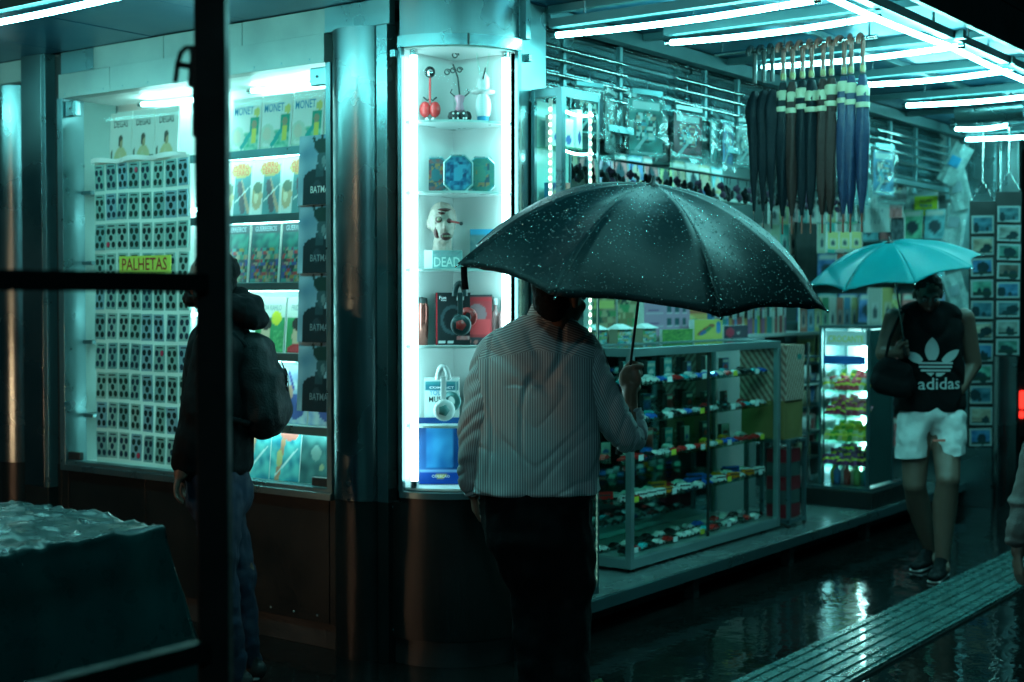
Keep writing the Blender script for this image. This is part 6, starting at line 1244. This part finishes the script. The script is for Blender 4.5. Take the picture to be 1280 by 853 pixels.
# trefoil mark and lettering on the chest, wrapped onto the cloth
def onchest(vs2, fs, name, m):
    vs = []
    for px, y in vs2:
        c = L2(px, y, .02); cx_ = L2(1163, y, .02).x; hw = .195; dx = max(-.98, min(.98, (c.x-cx_)/hw)); yy_ = .02-.156*(1-abs(dx)**2.4)**(1/2.4)-.009; vs.append((c.x, yy_, c.z))
    return MB().add(vs, fs).build(name, m, tank)
def leafp(cx, cy, ang, L, W, n=18):
    out = []
    for k in range(n):
        t_ = 2*pi*k/n; yv = math.sin(t_/1)*.5; s_ = (1-math.cos(t_))/2; hw = W*math.sin(pi*s_)**.8*(1 if t_ < pi else -1); l_ = L*s_
        out.append((cx+l_*math.sin(ang)+hw*math.cos(ang), cy-l_*math.cos(ang)+hw*math.sin(ang)))
    return out
wm = mat('white_print', (.55, .66, .66), .6)
def strip_leaf(cx, cy, ang, L, W, name, nb=9, cut=None):
    vs = []; fs = []
    for k in range(nb+1):
        s_ = k/nb; hw = W*math.sin(pi*(.12+.88*s_))**.75 if s_ < 1 else .05; l_ = L*s_
        for e in (-1, 0, 1): vs.append((cx+l_*math.sin(ang)+e*hw*math.cos(ang), cy-l_*math.cos(ang)+e*hw*math.sin(ang)))
    for k in range(nb):
        for e in (0, 1): fs.append((k*3+e, k*3+e+1, k*3+e+4, k*3+e+3))
    return onchest(vs, fs, name, wm)
strip_leaf(1155, 449, 0, 28, 8.5, 'emblem_leaf'); strip_leaf(1168, 451, math.radians(56), 26, 5.5, 'emblem_leaf'); strip_leaf(1143, 451, -math.radians(56), 20, 5.5, 'emblem_leaf')
for k, (y0, hw) in enumerate(((451.5, 21), (456, 20), (460.5, 18))):
    nn = 12; vs = []; 
    for i in range(nn+1):
        x = 1160-hw+2*hw*i/nn
        vs += [(x, y0), (x, y0+2.4)]
    onchest(vs, [(2*i, 2*i+2, 2*i+3, 2*i+1) for i in range(nn)], 'emblem_stripe', wm)
onchest([(1148, 464.5), (1158, 464.5), (1154, 469)], [(0, 1, 2)], 'emblem_base', wm); onchest([(1160, 464.5), (1172, 464.5), (1166, 469), (1160, 469)], [(0, 1, 2, 3)], 'emblem_base', wm)
tm_ = text_mesh('adidas', 52, 14.5, M['winkk']); me = tm_.copy(); 
for v in me.vertices:
    px = 1165+v.co.x; y = 485-v.co.z-(px-1165)*.02; c = L2(px, y, .02); cx_ = L2(1163, y, .02).x; dx = max(-.98, min(.98, (c.x-cx_)/.195)); v.co = V((c.x, .02-.156*(1-abs(dx)**2.4)**(1/2.4)-.010, c.z))
me.materials.clear(); me.materials.append(wm); link('lettering', me, tank)
place(FR2, p2)
bg_ = thing('shoulder_bag', 'black cloth shoulder bag hanging at the side of the man in the tank top', 'bag')
b = MB(); b.seg(L2(1106, 462, -.13), L2(1128, 470, -.15), (.075, .06), (.085, .06), ax=(0, 0, 1)); b.seg(L2(1100, 478, -.13), L2(1132, 482, -.15), (.07, .06), (.08, .06), ax=(0, 0, 1)); me = blob(b, .009, 3, .01, 8); me.materials.append(M['blackc']); link('pouch', me, bg_)
MB().tube([L2(1106, 452, -.14), L2(1112, 425, -.10), L2(1126, 392, -.05), L2(1136, 384, .03)], .009, 8).build('strap', M['blackc'], bg_); place(FR2, bg_)
um2 = umbrella('open_umbrella', 'small turquoise umbrella held open by the man in the tank top', .50, .17, M['teal'], 5, below=.42, sag=.12, drape=.015)
Mx2 = Matrix.Translation(FR2.o) @ Matrix.Rotation(YAW-pi/2, 4, 'Z'); ubw, uaw = Mx2 @ u2b, Mx2 @ u2a; um2.location = uaw-(uaw-ubw).normalized()*.17; orient(um2, uaw, ubw, math.radians(5))

# ---------------- man with backpack behind the black post, facing left (-r)
FR3 = Frame(275, 5.85); p3 = person('man in dark hooded jacket and jeans with backpack, half hidden behind the black post', FR3.o)
def L3(px, y, f=0): return V(FR3.px(px, y, f))
hc3 = L3(263, 352, 0); b = MB(); R3 = head_prims(b, hc3, 1.02, yaw=-pi/2+.15, neck_to=L3(272, 398, 0), neckr=.062)
b.seg(L3(272, 590, 0), L3(275, 440, 0), (.12, .15), (.13, .19), ax=(1, 0, 0)); b.seg(L3(262, 425, -.17), L3(245, 520, -.2), .055, .045); b.seg(L3(245, 520, -.2), L3(226, 592, -.17), .043, .03); b.seg(L3(262, 425, .17), L3(250, 520, .2), .055, .045); b.seg(L3(250, 520, .2), L3(232, 590, .18), .043, .03)
open_hand(b, L3(225, 588, -.17), (-.2, 0, -1), (1, 0, 0), .95); open_hand(b, L3(232, 588, .18), (-.2, 0, -1), (1, 0, 0), .95)
for f_, kx, ax_ in ((-.09, 272, 282), (.09, 296, 304)): b.seg(L3(272, 620, f_), L3(kx+6, 715, f_), .08, .055); b.seg(L3(kx+6, 715, f_), V((L3(ax_, 800, f_).x, f_, .09)), .055, .04); b.seg(V((L3(ax_, 800, f_).x, f_, .09)), V((L3(ax_-14, 800, f_).x, f_, .05)), .035, .03)
me = blob(b, .0065, 3); me.materials.append(M['skin']); link('body', me, p3); hair_cap(hc3, R3, 1.02, M['hair'], p3); face_bits(p3, hc3, R3, 1.02, M['hair'])
b = MB(); c_ = hc3+R3 @ V((0, -.075, -.07)); b.ell(c_, .04, .05, .04); b.ell(hc3+R3 @ V((.05, -.04, -.06)), .03, .045, .045); b.ell(hc3+R3 @ V((-.05, -.04, -.06)), .03, .045, .045); me = blob(b, .006, 2, .006, 60); me.materials.append(M['hair']); link('beard', me, p3)
b = MB(); b.seg(L3(268, 570, 0), L3(276, 440, 0), (.165, .19), (.145, .215), ax=(1, 0, 0)); b.seg(L3(276, 432, 0), L3(284, 405, 0), (.13, .18), (.09, .12), ax=(1, 0, 0))
b.seg(L3(268, 435, -.16), L3(250, 515, -.19), .085, .078); b.seg(L3(250, 515, -.19), L3(230, 578, -.17), .078, .055); b.seg(L3(268, 435, .16), L3(255, 515, .2), .085, .078); b.seg(L3(255, 515, .2), L3(238, 578, .18), .078, .055)
me = blob(b, .009, 3, .012, 8); me.materials.append(M['blackc']); jk = link('hooded_jacket', me, p3)
b = MB(); b.ell(L3(306, 382, 0), .085, .13, .055); b.seg(L3(290, 380, -.09), L3(318, 398, -.05), .05, .055); b.seg(L3(290, 380, .09), L3(318, 398, .05), .05, .055); b.seg(L3(300, 372, 0), L3(322, 398, 0), .045, .05); me = blob(b, .008, 3, .01, 14); me.materials.append(M['blackc']); link('hood', me, jk)
b = MB(); b.seg(L3(272, 585, 0), L3(273, 620, 0), (.135, .17), (.14, .17), ax=(1, 0, 0))
for f_, kx, ax_ in ((-.09, 276, 288), (.09, 299, 306)): b.seg(L3(272, 620, f_), L3(kx, 715, f_), (.105, .10), (.072, .075), ax=(1, 0, 0)); b.seg(L3(kx, 715, f_), V((L3(ax_, 800, f_).x, f_, .08)), .072, .062)
me = blob(b, .008, 3, .013, 11); me.materials.append(M['denim']); link('jeans', me, p3)
for f_, ax_ in ((-.09, 288), (.09, 306)): x_ = L3(ax_, 800, f_).x; shoe(p3, (x_+.05, f_, 0), (x_-.21, f_-.02, 0), M['rubber'], mat('grey_sole', (.2, .24, .24), .6))
place(FR3, p3)
bp = thing('backpack', 'black backpack on the back of the man behind the black post', 'backpack')
b = MB(); b.seg(L3(318, 440, 0), L3(330, 515, 0), (.09, .14), (.115, .15), ax=(1, 0, 0)); b.seg(L3(345, 472, 0), L3(343, 518, 0), (.045, .11), (.055, .12), ax=(1, 0, 0)); me = blob(b, .009, 3, .010, 9); me.materials.append(mat('backpack_cloth', (.007, .011, .012), .6, 0, .3, 20, .3, 120, spec=.2)); bo = link('main_pocket', me, bp)
MB().tube([L3(322, 436, -.03), L3(330, 426, 0), L3(322, 436, .03)], .008, 8).build('grab_loop', M['blackc'], bp)
for s_ in (-1, 1): MB().tube([L3(316, 440, s_*.11), L3(292, 418, s_*.13), L3(262, 432, s_*.14), L3(250, 470, s_*.14), L3(270, 520, s_*.17), L3(312, 530, s_*.13)], .014, 8).build('shoulder_strap', M['blackc'], bp)
MB().tube([L3(352, 452, -.02), L3(359, 470, -.02), L3(358, 486, -.02)], .004, 6).build('zip_pull', M['chrome'], bp)
place(FR3, bp)

for s_ in (-.5, 0, .5): MB().tube([L3(357, 470+18*s_, -.10), L3(360, 480+18*s_, 0), L3(357, 470+18*s_, .10)], .003, 6).build('seam', M['blackc'], bo)
# ---------------- person cut by the right edge
FR4 = Frame(1384, 5.9); p4 = person('person cut off by the right edge, only a grey brown sleeve and hand showing', FR4.o)
def L4(px, y, f=0): return V(FR4.px(px, y, f))
hc4 = L4(1386, 372, 0); b = MB(); R4 = head_prims(b, hc4, 1.0, yaw=0, neck_to=L4(1386, 400, 0))
b.seg(L4(1386, 600, 0), L4(1386, 450, 0), (.16, .11), (.18, .11), ax=(1, 0, 0)); b.seg(L4(1331, 452, 0), L4(1296, 580, 0), .05, .042); b.seg(L4(1296, 580, 0), L4(1273, 690, -.06), .042, .03); open_hand(b, L4(1272, 694, -.07), (.05, -.1, -1), (1, .2, 0), 1.0); b.seg(L4(1436, 440, 0), L4(1446, 560, 0), .05, .042); b.seg(L4(1446, 560, 0), L4(1444, 660, -.05), .042, .03); open_hand(b, L4(1444, 664, -.05), (0, -.1, -1), (-1, .2, 0), 1.0)
b.seg(L4(1386, 440, 0), L4(1331, 452, 0), .07, .055); b.seg(L4(1386, 440, 0), L4(1436, 440, 0), .07, .055)
for s_ in (-1, 1): b.seg((s_*.09, 0, .85), (s_*.1, -.02, .48), .085, .058); b.seg((s_*.1, -.02, .48), (s_*.1, .02, .09), .058, .04); b.seg((s_*.1, .02, .09), (s_*.1, -.07, .05), .035, .03)
me = blob(b, .007, 3); me.materials.append(M['skin']); link('body', me, p4); hair_cap(hc4, R4, 1.0, M['hair'], p4); face_bits(p4, hc4, R4, 1.0, M['hair'])
jm = mat('grey_brown_jacket', (.10, .085, .08), .8, 0, .25, 14, .3, 160)
b = MB(); b.seg(L4(1386, 625, 0), L4(1386, 448, 0), (.20, .15), (.205, .13), ax=(1, 0, 0)); b.seg(L4(1386, 430, 0), L4(1386, 412, 0), .095, .075); b.seg(L4(1386, 445, 0), L4(1331, 460, 0), .10, .085); b.seg(L4(1386, 445, 0), L4(1434, 450, 0), .10, .085)
b.seg(L4(1329, 462, 0), L4(1294, 580, 0), .078, .070); b.seg(L4(1294, 580, 0), L4(1273, 668, -.05), .070, .055); b.ell(L4(1279, 628, -.03), .070, .07, .03); b.ell(L4(1275, 654, -.04), .064, .064, .028); b.ell(L4(1272, 676, -.05), .058, .058, .025); b.seg(L4(1436, 455, 0), L4(1446, 560, 0), .078, .07); b.seg(L4(1446, 560, 0), L4(1444, 650, -.05), .07, .055)
me = blob(b, .009, 2, .010, 14); me.materials.append(jm); link('jacket', me, p4)
b = MB(); b.seg((0, 0, .93), (0, 0, .86), (.18, .14), (.18, .14), ax=(1, 0, 0))
for s_ in (-1, 1): b.seg((s_*.09, 0, .85), (s_*.1, -.02, .48), .11, .08); b.seg((s_*.1, -.02, .48), (s_*.1, .02, .08), .08, .065); shoe(p4, (s_*.1, .08, 0), (s_*.12, -.19, 0))
me = blob(b, .010, 3, .01, 9); me.materials.append(M['trous']); link('trousers', me, p4); place(FR4, p4)

# ================================================================== foreground stall frame and covered table
fx = at(267, 400, d=2.8); SF = thing('stall_frame', 'black out of focus metal stall frame with upright, crossbar and hook in the foreground', 'stall frame', (0, 0, 0))
def fb(name, x0, x1, y0, y1, z0, z1, bev=.004): return MB().box(x0, x1, y0, y1, z0, z1).build(name, M['pole'], SF, bev=bev)
pr = .0255
q = MB().box(-.031, .031, -.025, .025, 0, 3.2).build('upright_post', M['pole'], SF, (fx.x, fx.y, 0), YAW-pi/2, bev=.004)
zb = at(130, 353, d=2.6).z
q2 = MB().box(-1.75, -.031, -.02, .02, -.0185, .0185).build('crossbar', M['pole'], SF, (fx.x, fx.y, at(240, 353.5, d=2.8).z), 0.0, bev=.003)
lo = at(256, 812, d=2.8)
MB().box(-1.6, -.031, -.02, .02, -.02, .02).build('lower_bar', M['pole'], SF, (fx.x, fx.y, lo.z), 0, bev=.003)
def fp(px, y): p_ = at(px, y, d=2.8); return p_
def plate(pts, name, th=.02):
    P_ = [fp(*p_) for p_ in pts]; f_ = V((math.cos(YAW), math.sin(YAW), 0))*th; n = len(P_)
    return MB().add([p_-f_*.5 for p_ in P_]+[p_+f_*.5 for p_ in P_], [tuple(range(n)), tuple(range(2*n-1, n-1, -1))]+[(i, n+i, n+(i+1) % n, (i+1) % n) for i in range(n)]).build(name, M['pole'], SF)
tw = lambda pts, r, name: MB().tube([fp(*p_) for p_ in pts], r, 8).build(name, M['pole'], SF)
tw([(250, 59), (232, 60), (226, 66), (222, 80), (219, 103)], .0052, 'hook_arm'); tw([(224, 81), (238, 83), (250, 84)], .0065, 'hook_brace')
plate([(237, 60), (252, 57), (252, 110), (236, 109), (237, 88), (239, 72)], 'hook_plate'); tw([(242, 108), (242, 170), (252, 171)], .0035, 'rod_loop'); tw([(251, 165), (241, 170)], .0045, 'rod_loop')
# table under a plastic sheet
cz = .95; cnr = at(206, 651, Z=cz); TX, TY = cnr.x, cnr.y; ST = thing('covered_table', 'market table under a wet translucent plastic sheet in the left foreground', 'table', (0, 0, 0))
MB().box(TX-1.5, TX-.05, TY+.06, TY+1.0, .9, cz-.03).build('tabletop', M['darkm'], ST)
for x in (TX-1.4, TX-.12):
    for y in (TY+.12, TY+.92): MB().box(x, x+.05, y, y+.05, 0, .9).build('leg', M['darkm'], ST)
nx_, ny_ = 170, 150; vs = []; 
for j in range(ny_+1):
    for i in range(nx_+1):
        u = i/nx_*2.35; v = j/ny_*2.2   # metres over the cloth; table 1.5 x 1.0 with drops
        X_ = u-.0; x = min(u, 1.5); dx = max(0, u-1.5); vv = v-.6; y = max(0, min(1.05, vv)); dy0 = max(0, -vv)*1.5; dy1 = max(0, vv-1.05)
        drop = max(dx, dy0, dy1)*.97
        px_ = TX-1.5+x+dx*.34+.03*math.sin(vv*9)*min(1, dx*3)*.6; py_ = TY+y-dy0*.06+dy1*.12+.03*math.sin(u*8)*min(1, dy0*3)*.5
        p = V((px_*5, py_*5, drop*2)); fl = noise.noise(p)*.014+abs(noise.noise(p*1.6+V((0, p.x*.5, 0))))*.016-.012*max(0, .07-abs(noise.noise(V((p.x*.8+p.y*.5, p.y*.8-p.x*.3, 4)))))/.07+.008*max(0, .05-abs(noise.noise(V((p.x*1.9-p.y, p.y*1.6, 9)))))/.05
        if drop > .01: px_ += (noise.noise(p*1.3)*.03 if dx > 0 else 0); py_ -= (noise.noise(p*1.3+V((3, 0, 0)))*.03 if dy0 > 0 else 0)
        vs.append((px_, py_, cz-drop+fl*(1 if drop < .02 else .4)-.02+.015*math.exp(-((y-.5)/.3)**2)))
W = nx_+1; fs = [(j*W+i, j*W+i+1, (j+1)*W+i+1, (j+1)*W+i) for j in range(ny_) for i in range(nx_)]
MB().add(vs, fs, 0, True).build('plastic_sheet', M['tarp'], ST)
random.seed(9); b = MB()
for _ in range(900):
    k = random.randrange(len(vs)); v_ = vs[k]
    if v_[2] > .85: b.ell((v_[0]+random.uniform(-.01, .01), v_[1]+random.uniform(-.01, .01), v_[2]+.002), random.uniform(.001, .003), None, .0015, 5)
tag(b.build('rain_drops', M['drop'], ST), kind='stuff')
# something crumpled and green low on the ground in front of the man
gb_ = thing('crumpled_bag', 'crumpled green plastic lying on the wet ground at the bottom edge', 'litter', tuple(at(735, 878, Z=.02)))
n = 26; vs = [((i/n-.5)*.5, (j/n-.5)*.25, .02+.05*noise.noise(V((i*.35, j*.35, 2)))+.05*math.sin(pi*i/n)*math.sin(pi*j/n)) for j in range(n+1) for i in range(n+1)]
MB().add(vs, [(j*(n+1)+i, j*(n+1)+i+1, (j+1)*(n+1)+i+1, (j+1)*(n+1)+i) for j in range(n) for i in range(n)], 0, True).build('sheet', mat('green_plastic', (.006, .035, .006), .6, spec=.1), gb_); gb_.rotation_euler = (0, 0, YAW-pi/2)
if 0:
    for k in range(8):
        bpy.context.view_layer.update()
        p=um.matrix_world @ V((.725*math.cos(2*pi*k/8),.725*math.sin(2*pi*k/8),0)); q=p-cam.location
        print('NODE',k,round(CX+F*q.dot(RT)/q.dot(FW)),round(CY-F*q.dot(UPV)/q.dot(FW)), round(q.dot(FW),2))
